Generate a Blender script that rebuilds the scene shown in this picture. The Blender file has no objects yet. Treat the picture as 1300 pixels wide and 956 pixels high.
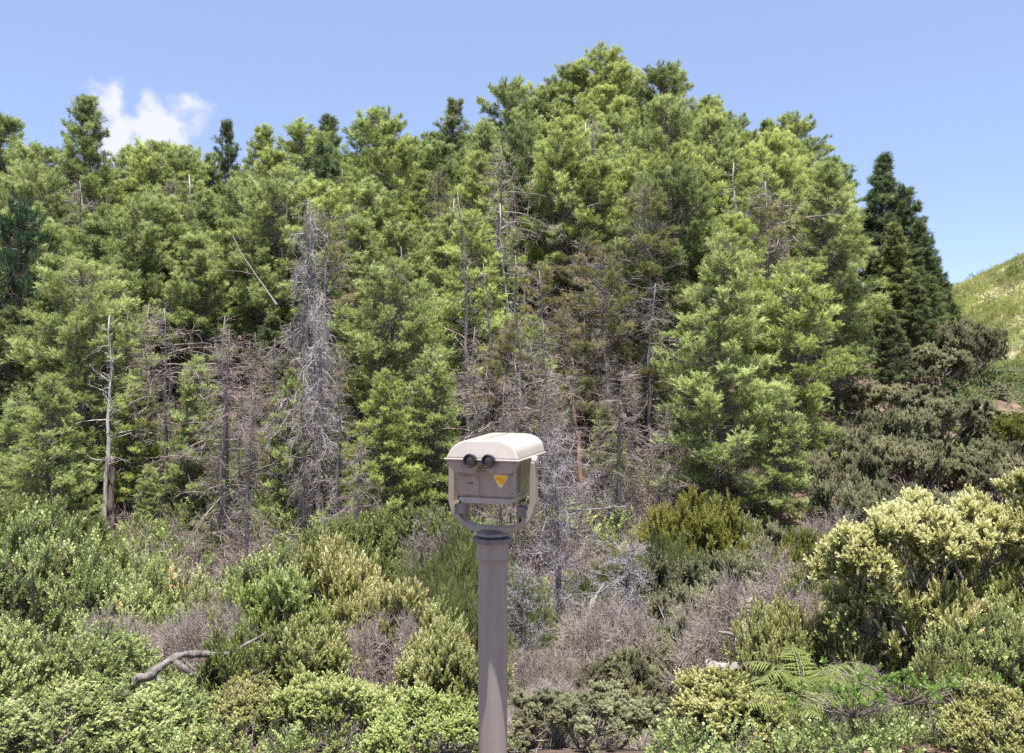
import bpy, math, random
import numpy as np
PI = math.pi
R = math.radians
rng = np.random.default_rng(11)
random.seed(5)
sc = bpy.context.scene
COL = sc.collection
CAMZ, FPX = 1.65, 1050.0          # eye height; focal length in photo pixels (frame 1300 wide)

# ------------------------------------------------------------------ terrain
PY = np.array([-80, -10, 3.4, 4.4, 6.0, 8.0, 10.5, 13.5, 17.0, 21.0, 25.0, 30.0, 40.0, 50.0, 58.0, 66.0, 80.0, 110., 150., 700.])
PZ = np.array([0, 0, 0.0, -.28, -.85, -1.7, -2.8, -3.9, -4.5, -4.1, -2.8, -.4, 4.8, 9.3, 12.0, 12.9, 10.5, 1.0, -3.0, -14.])
CX = np.array([-300, -60, -34, -18, -4, 6, 14, 20, 28, 36, 60, 300.])
CC = np.array([.55, .6, .60, .66, .86, 1.0, .95, .78, .45, .2, .05, .0])
def smooth_interp(x, xs, ys):
    a = np.interp(x - 1.0, xs, ys); b = np.interp(x + 1.0, xs, ys); c = np.interp(x, xs, ys)
    return (a + b + 2 * c) / 4
def wob(x, y, s):
    return (np.sin(x / s * 1.3 + 1.7 * np.sin(y / s * .7 + .4)) * np.cos(y / s * 1.1 + 1.3 * np.sin(x / s * .9 + 2.)))
def ground_z(x, y):
    x = np.asarray(x, float); y = np.asarray(y, float)
    p = smooth_interp(y, PY, PZ)
    c = np.interp(x, CX, CC)
    far = np.clip((y - 17.) / 8., 0, 1)
    z = np.where(p > -4.5, -4.5 + (p + 4.5) * (1 + (c - 1) * far), p)
    rough = np.clip((y - 3.6) / 4., 0, 1)
    z = z + rough * (.22 * wob(x, y, 2.6) + .10 * wob(x + 9, y + 3, .9) + .035 * wob(x + 2, y + 7, .31))
    z = z + np.clip((y - 26) / 20, 0, 1) * .7 * wob(x, y, 9.)
    return z
def gz(x, y): return float(ground_z(x, y))
def at(px, Y): return (px - 650.) / FPX * Y
def ztop(py, Y): return CAMZ - (py - 478.) / FPX * Y

# ------------------------------------------------------------------ mesh helpers
class Acc:
    """collects triangles (with a per-vertex tint) for one mesh"""
    def __init__(s): s.v = []; s.f = []; s.t = []; s.n = 0
    def add(s, v, f, t):
        v = np.asarray(v, np.float32).reshape(-1, 3); f = np.asarray(f, np.int32).reshape(-1, 3)
        t = np.broadcast_to(np.asarray(t, np.float32), (len(v),))
        s.v.append(v); s.f.append(f + s.n); s.t.append(t); s.n += len(v)
    def mesh(s, name, mat, smooth=False):
        v = np.concatenate(s.v); f = np.concatenate(s.f); t = np.concatenate(s.t)
        m = bpy.data.meshes.new(name)
        m.vertices.add(len(v)); m.vertices.foreach_set('co', v.ravel())
        m.loops.add(len(f) * 3); m.loops.foreach_set('vertex_index', f.ravel())
        m.polygons.add(len(f)); m.polygons.foreach_set('loop_start', np.arange(0, len(f) * 3, 3, dtype=np.int32))
        if smooth: m.polygons.foreach_set('use_smooth', np.ones(len(f), bool))
        a = m.attributes.new('tint', 'FLOAT', 'POINT'); a.data.foreach_set('value', t.astype(np.float32))
        m.update(calc_edges=True)
        m.materials.append(mat)
        return m
def norm(a): return a / (np.linalg.norm(a, axis=-1, keepdims=True) + 1e-9)
def frames(A):
    r = norm(np.cross(A, rng.normal(size=A.shape)))
    return r, np.cross(A, r)
def scatter(acc, T, P, A, S, tint):
    """copy template T=(verts, tris, tint) to points P, its z along A, scale S"""
    tv, tf, tt = T
    n = len(P)
    if n == 0: return
    A = norm(np.asarray(A, float)); X, Y = frames(A)
    S = np.broadcast_to(np.asarray(S, float), (n,))[:, None, None]
    V = (tv[None, :, 0:1] * X[:, None] + tv[None, :, 1:2] * Y[:, None] + tv[None, :, 2:3] * A[:, None]) * S + np.asarray(P)[:, None]
    m = len(tv)
    F = tf[None] + (np.arange(n) * m)[:, None, None]
    tint = np.broadcast_to(np.asarray(tint, float), (n,))
    acc.add(V.reshape(-1, 3), F.reshape(-1, 3), (tint[:, None] + tt[None]).ravel())
def segs(acc, P0, P1, r0, r1, k=3, tint=.5):
    P0 = np.asarray(P0, float); P1 = np.asarray(P1, float); n = len(P0)
    if n == 0: return
    A = norm(P1 - P0); X, Y = frames(A)
    a = np.arange(k) / k * 2 * PI
    ring = np.cos(a)[None, :, None] * X[:, None] + np.sin(a)[None, :, None] * Y[:, None]
    r0 = np.broadcast_to(r0, (n,)); r1 = np.broadcast_to(r1, (n,))
    V = np.concatenate([P0[:, None] + ring * r0[:, None, None], P1[:, None] + ring * r1[:, None, None]], 1)
    f = []
    for i in range(k):
        j = (i + 1) % k
        f += [(i, j, k + j), (i, k + j, k + i)]
    F = np.array(f)[None] + (np.arange(n) * 2 * k)[:, None, None]
    t = np.broadcast_to(np.asarray(tint, float), (n,))
    acc.add(V.reshape(-1, 3), F.reshape(-1, 3), np.repeat(t, 2 * k))
def tube(acc, pts, rad, k=9, bump=.12, tint=.5, cap=True):
    pts = np.asarray(pts, float); n = len(pts)
    rad = np.broadcast_to(rad, (n,))
    d = np.gradient(pts, axis=0); d = norm(d)
    ref = np.array([1., .13, .07]) if abs(d[0][2]) > .7 else np.array([.05, .1, 1.])
    X = norm(np.cross(d, ref)); Y = np.cross(d, X)
    a = np.arange(k) / k * 2 * PI
    V = []
    for i in range(n):
        rr = rad[i] * (1 + bump * rng.normal(size=k) * .7)
        V.append(pts[i] + (np.cos(a)[:, None] * X[i] + np.sin(a)[:, None] * Y[i]) * rr[:, None])
    f = []
    for i in range(n - 1):
        for j in range(k):
            q = (j + 1) % k
            f += [(i * k + j, i * k + q, (i + 1) * k + q), (i * k + j, (i + 1) * k + q, (i + 1) * k + j)]
    V = np.concatenate(V)
    if cap:
        V = np.concatenate([V, [pts[0]], [pts[-1]]]); c0, c1 = n * k, n * k + 1
        for j in range(k):
            q = (j + 1) % k
            f += [(c0, q, j), (c1, (n - 1) * k + j, (n - 1) * k + q)]
    acc.add(V, f, tint)

# ------------------------------------------------------------------ materials
def new_mat(name):
    m = bpy.data.materials.new(name); m.use_nodes = True
    nt = m.node_tree; nt.nodes.clear()
    return m, nt, nt.nodes, nt.links
def ramp(N, stops):
    r = N.new('ShaderNodeValToRGB'); e = r.color_ramp.elements
    while len(e) < len(stops): e.new(.5)
    for i, (p, c) in enumerate(stops): e[i].position = p; e[i].color = (*c, 1)
    return r
def leaf_mat(name, stops, trans=.40, rough=.5, vary=.35, spec=.35):
    m, nt, N, L = new_mat(name)
    at_ = N.new('ShaderNodeAttribute'); at_.attribute_name = 'tint'
    oi = N.new('ShaderNodeObjectInfo')
    mx = N.new('ShaderNodeMath'); mx.operation = 'MULTIPLY_ADD'; mx.inputs[1].default_value = vary * .5; mx.inputs[2].default_value = -vary * .25
    L.new(oi.outputs['Random'], mx.inputs[0])
    ad = N.new('ShaderNodeMath'); ad.operation = 'ADD'; ad.use_clamp = True
    L.new(at_.outputs['Fac'], ad.inputs[0]); L.new(mx.outputs[0], ad.inputs[1])
    r = ramp(N, stops); L.new(ad.outputs[0], r.inputs[0])
    mc = N.new('ShaderNodeMix'); mc.data_type = 'RGBA'; mc.blend_type = 'MULTIPLY'; mc.inputs[0].default_value = 1
    L.new(r.outputs[0], mc.inputs[6]); L.new(oi.outputs['Color'], mc.inputs[7])
    p = N.new('ShaderNodeBsdfPrincipled'); p.inputs['Roughness'].default_value = rough
    p.inputs['Specular IOR Level'].default_value = spec
    L.new(mc.outputs[2], p.inputs['Base Color'])
    t = N.new('ShaderNodeBsdfTranslucent'); L.new(mc.outputs[2], t.inputs[0])
    ms = N.new('ShaderNodeMixShader'); ms.inputs[0].default_value = trans
    L.new(p.outputs[0], ms.inputs[1]); L.new(t.outputs[0], ms.inputs[2])
    o = N.new('ShaderNodeOutputMaterial'); L.new(ms.outputs[0], o.inputs[0])
    return m
def bark_mat(name, c0, c1, scale=6., rough=.9, stretch=.25, bump=.6):
    c0 = tuple(c * 1.15 for c in c0); c1 = tuple(c * 1.15 for c in c1)
    m, nt, N, L = new_mat(name)
    tc = N.new('ShaderNodeTexCoord'); mp = N.new('ShaderNodeMapping'); mp.inputs['Scale'].default_value = (1, 1, stretch)
    L.new(tc.outputs['Object'], mp.inputs[0])
    n = N.new('ShaderNodeTexNoise'); n.inputs['Scale'].default_value = scale; n.inputs['Detail'].default_value = 6; n.inputs['Roughness'].default_value = .7
    L.new(mp.outputs[0], n.inputs['Vector'])
    at_ = N.new('ShaderNodeAttribute'); at_.attribute_name = 'tint'
    ad = N.new('ShaderNodeMath'); ad.operation = 'ADD'; L.new(n.outputs['Fac'], ad.inputs[0]); L.new(at_.outputs['Fac'], ad.inputs[1])
    sb = N.new('ShaderNodeMath'); sb.operation = 'SUBTRACT'; sb.inputs[1].default_value = .5; sb.use_clamp = True; L.new(ad.outputs[0], sb.inputs[0])
    r = ramp(N, [(.3, c0), (.72, c1)]); L.new(sb.outputs[0], r.inputs[0])
    p = N.new('ShaderNodeBsdfPrincipled'); p.inputs['Roughness'].default_value = rough; p.inputs['Specular IOR Level'].default_value = .2
    L.new(r.outputs[0], p.inputs['Base Color'])
    b = N.new('ShaderNodeBump'); b.inputs['Strength'].default_value = bump; b.inputs['Distance'].default_value = .03
    L.new(n.outputs['Fac'], b.inputs['Height']); L.new(b.outputs[0], p.inputs['Normal'])
    o = N.new('ShaderNodeOutputMaterial'); L.new(p.outputs[0], o.inputs[0])
    return m
def plain_mat(name, c, rough=.5, metal=0., spec=.5, noise=.08, scale=40., bump=.02, coat=0.):
    c = tuple(x * 1.17 for x in c)
    m, nt, N, L = new_mat(name)
    tc = N.new('ShaderNodeTexCoord')
    n = N.new('ShaderNodeTexNoise'); n.inputs['Scale'].default_value = scale; n.inputs['Detail'].default_value = 5
    L.new(tc.outputs['Object'], n.inputs['Vector'])
    a = tuple(max(0, x * (1 - noise)) for x in c); b_ = tuple(x * (1 + noise) for x in c)
    r = ramp(N, [(.35, a), (.65, b_)]); L.new(n.outputs['Fac'], r.inputs[0])
    p = N.new('ShaderNodeBsdfPrincipled'); p.inputs['Roughness'].default_value = rough; p.inputs['Metallic'].default_value = metal
    p.inputs['Specular IOR Level'].default_value = spec; p.inputs['Coat Weight'].default_value = coat
    # weathering: soft vertical runs and small scuffs
    mp = N.new('ShaderNodeMapping'); mp.inputs['Scale'].default_value = (38, 38, 2.6); L.new(tc.outputs['Object'], mp.inputs[0])
    n2 = N.new('ShaderNodeTexNoise'); n2.inputs['Scale'].default_value = 1; n2.inputs['Detail'].default_value = 3; L.new(mp.outputs[0], n2.inputs['Vector'])
    n3 = N.new('ShaderNodeTexNoise'); n3.inputs['Scale'].default_value = 150; n3.inputs['Detail'].default_value = 4; L.new(tc.outputs['Object'], n3.inputs['Vector'])
    r2 = ramp(N, [(.38, (.80, .77, .74)), (.60, (1.04, 1.04, 1.04))]); L.new(n2.outputs['Fac'], r2.inputs[0])
    r3 = ramp(N, [(.30, (.55, .50, .46)), (.36, (1, 1, 1))]); L.new(n3.outputs['Fac'], r3.inputs[0])
    m1 = N.new('ShaderNodeMix'); m1.data_type = 'RGBA'; m1.blend_type = 'MULTIPLY'; m1.inputs[0].default_value = min(1, noise * 16); L.new(r.outputs[0], m1.inputs[6]); L.new(r2.outputs[0], m1.inputs[7])
    m2 = N.new('ShaderNodeMix'); m2.data_type = 'RGBA'; m2.blend_type = 'MULTIPLY'; m2.inputs[0].default_value = min(1, noise * 16); L.new(m1.outputs[2], m2.inputs[6]); L.new(r3.outputs[0], m2.inputs[7])
    L.new(m2.outputs[2], p.inputs['Base Color'])
    b = N.new('ShaderNodeBump'); b.inputs['Strength'].default_value = .3; b.inputs['Distance'].default_value = bump * .05
    L.new(n.outputs['Fac'], b.inputs['Height']); L.new(b.outputs[0], p.inputs['Normal'])
    o = N.new('ShaderNodeOutputMaterial'); L.new(p.outputs[0], o.inputs[0])
    return m

M = {}
M['pine'] = leaf_mat('pine needles', [(0, (0.076, 0.097, 0.031)), (.35, (0.188, 0.241, 0.075)), (.68, (0.398, 0.462, 0.159)), (1, (0.580, 0.651, 0.299))])
M['feather'] = leaf_mat('soft needles', [(0, (0.086, 0.110, 0.031)), (.35, (0.233, 0.296, 0.089)), (.7, (0.469, 0.526, 0.183)), (1, (0.682, 0.784, 0.365))])
M['dark'] = leaf_mat('dark needles', [(0, (0.056, 0.075, 0.030)), (.4, (0.122, 0.163, 0.058)), (.75, (0.241, 0.285, 0.111)), (1, (0.481, 0.503, 0.213))])
M['cedar'] = leaf_mat('blue green needles', [(0, (0.020, 0.042, 0.018)), (.4, (0.047, 0.095, 0.038)), (.8, (0.095, 0.168, 0.070)), (1, (0.161, 0.269, 0.144))])
M['sick'] = leaf_mat('yellowing needles', [(0, (0.105, 0.079, 0.036)), (.4, (0.186, 0.187, 0.060)), (.7, (0.274, 0.284, 0.103)), (1, (0.419, 0.329, 0.208))])
M['olive'] = leaf_mat('grey green leaves', [(0, (0.094, 0.086, 0.060)), (.4, (0.205, 0.203, 0.114)), (.75, (0.357, 0.356, 0.210)), (1, (0.525, 0.522, 0.345))])
M['lime'] = leaf_mat('yellow green leaves', [(0, (0.077, 0.089, 0.025)), (.5, (0.197, 0.215, 0.041)), (1, (0.398, 0.357, 0.104))])
M['mid'] = leaf_mat('bright green leaves', [(0, (0.081, 0.103, 0.033)), (.5, (0.204, 0.238, 0.079)), (.85, (0.358, 0.394, 0.158)), (1, (0.567, 0.526, 0.317))])
M['cream'] = leaf_mat('cream tipped leaves', [(0, (0.110, 0.126, 0.034)), (.35, (0.253, 0.286, 0.081)), (.65, (0.544, 0.515, 0.222)), (1, (0.782, 0.806, 0.503))], trans=.22)
M['light'] = leaf_mat('light green leaves', [(0, (0.082, 0.112, 0.033)), (.4, (0.241, 0.299, 0.098)), (.75, (0.489, 0.541, 0.232)), (.93, (0.735, 0.708, 0.406)), (1, (0.765, 0.412, 0.187))], trans=.25)
M['fern'] = leaf_mat('fern leaves', [(0, (0.121, 0.175, 0.040)), (.5, (0.252, 0.314, 0.087)), (1, (0.403, 0.436, 0.158))], trans=.35)
M['glossy'] = leaf_mat('fleshy leaves', [(0, (0.084, 0.139, 0.025)), (.5, (0.168, 0.265, 0.050)), (1, (0.294, 0.365, 0.109))], rough=.35, spec=.5)
M['hillgrass'] = leaf_mat('dry hill grass', [(0, (0.136, 0.123, 0.062)), (.4, (0.238, 0.220, 0.106)), (.8, (0.357, 0.326, 0.176)), (1, (0.425, 0.387, 0.246))])
M['hillgreen'] = leaf_mat('hill scrub leaves', [(0, (0.127, 0.148, 0.047)), (.4, (0.245, 0.281, 0.076)), (.8, (0.427, 0.450, 0.137)), (1, (0.620, 0.583, 0.228))])
M['bark'] = bark_mat('pine bark', (.07, .048, .042), (.19, .145, .13))
M['redbark'] = bark_mat('reddish bark', (.09, .05, .038), (.22, .135, .105))
M['deadbark'] = bark_mat('dead grey bark', (.10, .085, .085), (.30, .265, .26), scale=9)
M['paledead'] = bark_mat('bleached wood', (.10, .08, .07), (.44, .395, .365), scale=26, stretch=.6, bump=1.)
M['branchgrey'] = bark_mat('grey brown branches', (.105, .082, .075), (.33, .275, .255), scale=4)
M['whitewood'] = bark_mat('white bare wood', (.20, .17, .155), (.62, .57, .54), scale=16)
M['twig_grey'] = bark_mat('grey twigs', (.14, .108, .095), (.37, .305, .275), scale=3, bump=.1)
M['twig_pale'] = bark_mat('pale twigs', (.19, .165, .16), (.46, .42, .41), scale=3, bump=.1)
M['twig_brown'] = bark_mat('brown twigs', (.12, .095, .085), (.34, .285, .26), scale=3, bump=.1)
M['lichen'] = bark_mat('lichen covered twigs', (.11, .085, .09), (.36, .325, .335), scale=14, bump=.2)
M['stem'] = bark_mat('shrub stems', (.10, .075, .065), (.32, .26, .23), scale=20)

# ------------------------------------------------------------------ leaf and shoot templates
def blade_shoot(nb, length, width, spread, seed, z0=0., tip=.25, droop=0.):
    """needles round a shoot: slim triangles, z axis is the shoot, total length 1"""
    g = np.random.default_rng(seed); V = []; F = []; T = []
    for i in range(nb):
        z = z0 + (1 - z0) * (i + g.random()) / nb * .85
        a = i * 2.4 + g.random() * .8; sp = spread * (.7 + .6 * g.random()) * (1 - .45 * z)
        rad = np.array([math.cos(a), math.sin(a), 0]); d = rad * math.sin(sp) + np.array([0, 0, math.cos(sp)])
        d[2] -= droop * g.random(); d /= np.linalg.norm(d)
        s = np.cross(d, g.normal(size=3)); s /= np.linalg.norm(s)
        l = length * (.7 + .6 * g.random())
        b = np.array([0, 0, z]); n = len(V)
        V += [b - s * width * .5, b + s * width * .5, b + d * l]
        F.append((n, n + 1, n + 2)); tt = (z - .5) * tip + g.normal() * .05
        T += [tt - .05, tt - .05, tt + .07]
    return np.array(V), np.array(F), np.array(T)
def leaf_shoot(nb, length, width, spread, seed, tip=.3, z0=0., fold=.25, endspread=.5):
    """leaves round a shoot: folded diamonds"""
    g = np.random.default_rng(seed); V = []; F = []; T = []
    for i in range(nb):
        u = (i + .5) / nb; z = z0 + (1 - z0) * u
        a = i * 2.4 + g.random() * .5; sp = spread * (1 - u) + spread * endspread * u; sp *= .8 + .4 * g.random()
        rad = np.array([math.cos(a), math.sin(a), 0]); d = rad * math.sin(sp) + np.array([0, 0, math.cos(sp)])
        s = np.cross(d, np.array([0, 0, 1.])); s /= np.linalg.norm(s); up = np.cross(s, d)
        l = length * (.75 + .5 * g.random()) * (1 - .25 * u); w = width * (.8 + .4 * g.random())
        b = np.array([0, 0, z]) + rad * .015; n = len(V)
        mid = b + d * l * .55
        V += [b, mid - s * w * .5 + up * w * fold, b + d * l, mid + s * w * .5 + up * w * fold]
        F += [(n, n + 1, n + 2), (n, n + 2, n + 3)]
        tt = (u - .55) * tip + g.normal() * .05; T += [tt - .04, tt, tt + .05, tt]
    return np.array(V), np.array(F), np.array(T)
NEEDLE = [blade_shoot(18, .62, .085, 1.35, 50 + i, z0=.1, tip=.42) for i in range(3)]
FEATHER = [blade_shoot(19, .42, .066, 1.0, 60 + i, z0=.0, tip=.55) for i in range(3)]
SOFT = [blade_shoot(18, .34, .07, 1.0, 70 + i, z0=.0, tip=.3, droop=.2) for i in range(3)]
ROUND = [leaf_shoot(12, .34, .22, 1.15, 80 + i, tip=.35) for i in range(3)]
OLIVE = [leaf_shoot(13, .38, .20, 1.25, 90 + i, tip=.3) for i in range(3)]
CREAM = [leaf_shoot(18, .34, .155, .95, 100 + i, tip=.6, endspread=.45) for i in range(3)]
FINE = [blade_shoot(20, .32, .045, .7, 110 + i, tip=.3) for i in range(3)]

def put_shoots(acc, TT, P, A, S, tint):
    P = np.asarray(P, float); A = np.asarray(A, float); k = rng.integers(0, len(TT), len(P))
    S = np.broadcast_to(S, (len(P),)); tint = np.broadcast_to(tint, (len(P),))
    for i, T in enumerate(TT):
        q = k == i; scatter(acc, T, P[q], A[q], S[q], tint[q])

# ------------------------------------------------------------------ trees (built at a nominal height of 10 m)
def prof_round(t): return max(.05, (1 - t ** 3.4)) ** .55 * (.62 + .38 * min(1, t / .3))
def prof_cone(t): return .07 + .93 * (1 - t) ** .85 * (.75 + .25 * min(1, t / .12))
def prof_wide(t): return .10 + .90 * (1 - t) ** .62 * (.72 + .28 * min(1, t / .15))
def prof_cedar(t): return max(.06, (1 - t ** 2.0)) ** .7
def live_tree(name, seed, RAD=2.6, z0=.18, prof=prof_round, nb=92, e0=8, e1=42, TT=NEEDLE, ss=.25, dens=1., leafmat='pine',
              bark='bark', lean=.25, gap=.17, bare=.3, twig=.42, clump=.3, top_up=.5, tintc=.5, hang=0., dead=0., tips=2):
    global rng
    rng = np.random.default_rng(seed); g = rng
    H = 10.
    tr, br, cr = Acc(), Acc(), Acc()
    zs = np.linspace(-.6, H, 13)
    px = np.cumsum(g.normal(size=13) * lean * .22); py = np.cumsum(g.normal(size=13) * lean * .22); px -= px[0]; py -= py[0]
    rad = .17 * (1 - .93 * np.clip(zs / H, 0, 1)) + .01
    rad[0] *= 1.35
    tube(tr, np.stack([px, py, zs], 1), rad, 9, .12)
    # lobes that push parts of the crown out or in
    lob = g.random((6, 3)) * [2 * PI, 1, 1]
    def lobe(a, t):
        s = 0
        for la, lt, lw in lob: s += (lw - .35) * math.exp(-((1 - math.cos(a - la)) * 1.6 + ((t - lt) / .22) ** 2))
        return 1 + .42 * s
    dp, da, ds, dt_ = [], [], [], []
    for i in range(nb):
        t = (i + g.random()) / nb; t = t ** .93
        if g.random() < gap: continue
        z = H * (z0 + (1 - z0) * t)
        a = i * 2.399 + g.normal() * .35
        L = RAD * prof(t) * lobe(a, t) * (.72 + .42 * g.random())
        if L < .18: L = .18
        base = np.array([np.interp(z, zs, px), np.interp(z, zs, py), z])
        ea = R(e0 + (e1 - e0) * .6 * t + g.normal() * 13 + top_up * 40 * max(0, t - .7)); eb = ea + R(e1 - e0) * (.5 + .5 * g.random())
        m = 7; u = np.linspace(0, 1, m); el = ea + (eb - ea) * u
        aa = a + g.normal() * .25 * u
        st = np.stack([np.cos(el) * np.cos(aa), np.cos(el) * np.sin(aa), np.sin(el)], 1) * (L / (m - 1))
        pts = base + np.concatenate([[np.zeros(3)], np.cumsum(st[:-1], 0)])
        rb = .012 + .022 * L / RAD
        segs(br, pts[:-1], pts[1:], rb * (1 - .75 * u[:-1]), rb * (1 - .75 * u[1:]), 4)
        is_dead = g.random() < dead
        btint = tintc + g.normal() * .15
        # twigs
        nt = max(3, int(L / .125 * dens))
        tu = bare * (1 if L > .8 else .2) + (1 - bare * (1 if L > .8 else .2)) * (np.arange(nt) + g.random(nt)) / nt
        tp = np.stack([np.interp(tu, u, pts[:, k]) for k in range(3)], 1)
        bd = norm(pts[-1] - pts[0]); side = norm(np.cross(bd, [0, 0, 1.]))
        sg = np.where(np.arange(nt) % 2 == 0, 1., -1.)[:, None]
        td = norm(bd * .75 + side * sg * (.45 + .5 * g.random((nt, 1))) + np.array([0, 0, 1.]) * (.15 - hang + .75 * g.random((nt, 1))) + g.normal(size=(nt, 3)) * .38)
        tl = twig * (1.1 - .6 * tu) * (.6 + .7 * g.random(nt)) * (.5 + .5 * L / RAD)
        te = tp + td * tl[:, None]
        segs(br, tp, te, .008, .004, 3)
        if is_dead:
            kq = 3
            for q in range(kq):
                s0 = tp + (te - tp) * (.3 + .35 * q)
                e_ = s0 + norm(td + g.normal(size=(nt, 3)) * .9) * (.12 + .2 * g.random((nt, 1)))
                segs(br, s0, e_, .006, .002, 3, .6)
            continue
        ns = np.maximum(1, (tl / .19 * dens).astype(int))
        for q in range(int(ns.max())):
            ok = ns > q; w = ((q + .6 * g.random(ok.sum())) / ns[ok])[:, None]
            p = tp[ok] * (1 - w) + te[ok] * w
            d = norm(td[ok] * .5 + np.array([0, 0, .6 - 1.2 * hang]) + g.normal(size=p.shape) * .38)
            dp.append(p); da.append(d); ds.append(ss * (.7 + .5 * g.random(len(p)))); dt_.append(btint + g.normal(size=len(p)) * .09)
        for q in range(tips):
            e2 = te + g.normal(size=te.shape) * .035 - td * .05 * q
            dp.append(e2); da.append(norm(td * .5 + np.array([0, 0, .45 - 1.0 * hang]) + g.normal(size=te.shape) * .5)); ds.append(ss * (.8 + .45 * g.random(len(te)))); dt_.append(btint + .04 + g.normal(size=len(te)) * .1)
        # bare grey twigs in the inner part of the crown
        ni = max(4, int(L / .09)); w = .05 + .6 * g.random(ni); s0 = np.stack([np.interp(w, u, pts[:, k]) for k in range(3)], 1)
        e0_ = s0 + norm(g.normal(size=(ni, 3)) + bd * .5) * (.18 + .5 * g.random((ni, 1))); segs(br, s0, e0_, .010, .004, 3, .8)
        p = np.concatenate([te, pts[-1:]]); d = norm(np.concatenate([td, bd[None]]) * .7 + np.array([0, 0, .6 - 1.0 * hang]) + g.normal(size=(len(te) + 1, 3)) * .25)
        dp.append(p); da.append(d); ds.append(ss * (.85 + .5 * g.random(len(p)))); dt_.append(btint + .06 + g.normal(size=len(p)) * .09)
    # leader
    ntop = 14
    p = np.stack([np.full(ntop, px[-1]), np.full(ntop, py[-1]), H - .9 * g.random(ntop) ** 1.3], 1)
    d = norm(g.normal(size=(ntop, 3)) * .45 + [0, 0, 1.]); dp.append(p); da.append(d); ds.append(np.full(ntop, ss)); dt_.append(np.full(ntop, tintc))
    put_shoots(cr, TT, np.concatenate(dp), np.concatenate(da), np.concatenate(ds), np.concatenate(dt_))
    cv = np.concatenate(cr.v); H = float(np.percentile(cv[:, 2], 99.93)); RAD = float(np.percentile(np.hypot(cv[:, 0] , cv[:, 1]), 93))
    return dict(trunk=tr.mesh(name + ' trunk', M[bark], True), branches=br.mesh(name + ' branches', M['branchgrey']), crown=cr.mesh(name + ' crown', M[leafmat]), H=H, R=RAD)

def dead_tree(name, seed, RAD=1.9, z0=.06, nb=95, e0=-5, e1=-30, sub=9, sub2=4, trunkmat='deadbark', twigmat='twig_grey', rt=.13, lean=.3,
              thick=1., twig=.5, prof=prof_cone, nub=0, wig=.25):
    global rng
    rng = np.random.default_rng(seed); g = rng; H = 10.
    tr, br = Acc(), Acc()
    zs = np.linspace(-.6, H, 15); px = np.cumsum(g.normal(size=15) * lean * .2); py = np.cumsum(g.normal(size=15) * lean * .2); px -= px[0]; py -= py[0]
    tube(tr, np.stack([px, py, zs], 1), rt * (1 - .9 * np.clip(zs / H, 0, 1)) + .008, 8, .14)
    S0, S1, RA, RB, TI = [], [], [], [], []
    def put(a, b, ra, rb, t=.5):
        n = len(a); S0.append(a); S1.append(b); RA.append(np.full(n, ra) if np.isscalar(ra) else ra); RB.append(np.full(n, rb) if np.isscalar(rb) else rb); TI.append(np.full(n, t) + g.normal(size=n) * .1)
    for i in range(nb):
        t = (i + g.random()) / nb; z = H * (z0 + (1 - z0) * t); a = g.random() * 2 * PI
        L = RAD * (.25 * prof_round(t) + .75 * prof(t)) * (.25 + 1.0 * g.random()) * (1 + .35 * math.sin(7 * t + seed + 2 * math.cos(a)))
        if L < .15: continue
        m = 6; u = np.linspace(0, 1, m)
        el = R(e0 + g.normal() * 14) + R(e1 - e0) * u * (.5 + g.random()) + np.cumsum(g.normal(size=m) * wig * .5); aa = a + np.cumsum(g.normal(size=m) * wig)
        st = np.stack([np.cos(el) * np.cos(aa), np.cos(el) * np.sin(aa), np.sin(el)], 1) * (L / (m - 1))
        base = np.array([np.interp(z, zs, px), np.interp(z, zs, py), z]); pts = base + np.concatenate([[np.zeros(3)], np.cumsum(st[:-1], 0)])
        rb = (.010 + .012 * L / RAD) * thick
        put(pts[:-1], pts[1:], rb * (1 - .6 * u[:-1]), rb * (1 - .6 * u[1:]))
        ns = max(2, int(sub * L / RAD * (.6 + .8 * g.random())))
        tu = .12 + .88 * g.random(ns); tp = np.stack([np.interp(tu, u, pts[:, k]) for k in range(3)], 1)
        bd = norm(pts[-1] - pts[0]); td = norm(bd * .6 + g.normal(size=(ns, 3)) * .75 + [0, 0, R(e1) * .6])
        tl = twig * (.4 + .8 * g.random(ns)); mid = tp + td * tl[:, None] * .5
        td2 = norm(td + g.normal(size=(ns, 3)) * .45 + [0, 0, R(e1) * .5]); te = mid + td2 * tl[:, None] * .5
        put(tp, mid, .0065 * thick, .0048 * thick); put(mid, te, .0048 * thick, .0028 * thick)
        for q in range(sub2):
            w = g.random((ns, 1)); s0 = np.where(w < .5, tp + (mid - tp) * w * 2, mid + (te - mid) * (w - .5) * 2)
            e_ = s0 + norm(td + g.normal(size=(ns, 3)) * .95) * (.08 + .24 * g.random((ns, 1))) * (twig / .5)
            put(s0, e_, .0042 * thick, .0022 * thick, .55)
        if nub:
            for q in range(nub):
                w = g.random((ns, 1)); s0 = np.where(w < .5, tp + (mid - tp) * w * 2, mid + (te - mid) * (w - .5) * 2)
                e_ = s0 + g.normal(size=(ns, 3)) * .022; put(s0, e_, .012, .008, .75)
            w = g.random(nub * 2); s0 = np.stack([np.interp(w, u, pts[:, k]) for k in range(3)], 1)
            put(s0, s0 + g.normal(size=s0.shape) * .03, .018, .012, .75)
    segs(br, np.concatenate(S0), np.concatenate(S1), np.concatenate(RA), np.concatenate(RB), 3, np.concatenate(TI))
    return dict(trunk=tr.mesh(name + ' trunk', M[trunkmat], True), bare_crown=br.mesh(name + ' bare crown', M[twigmat]), H=H, R=RAD)

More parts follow.
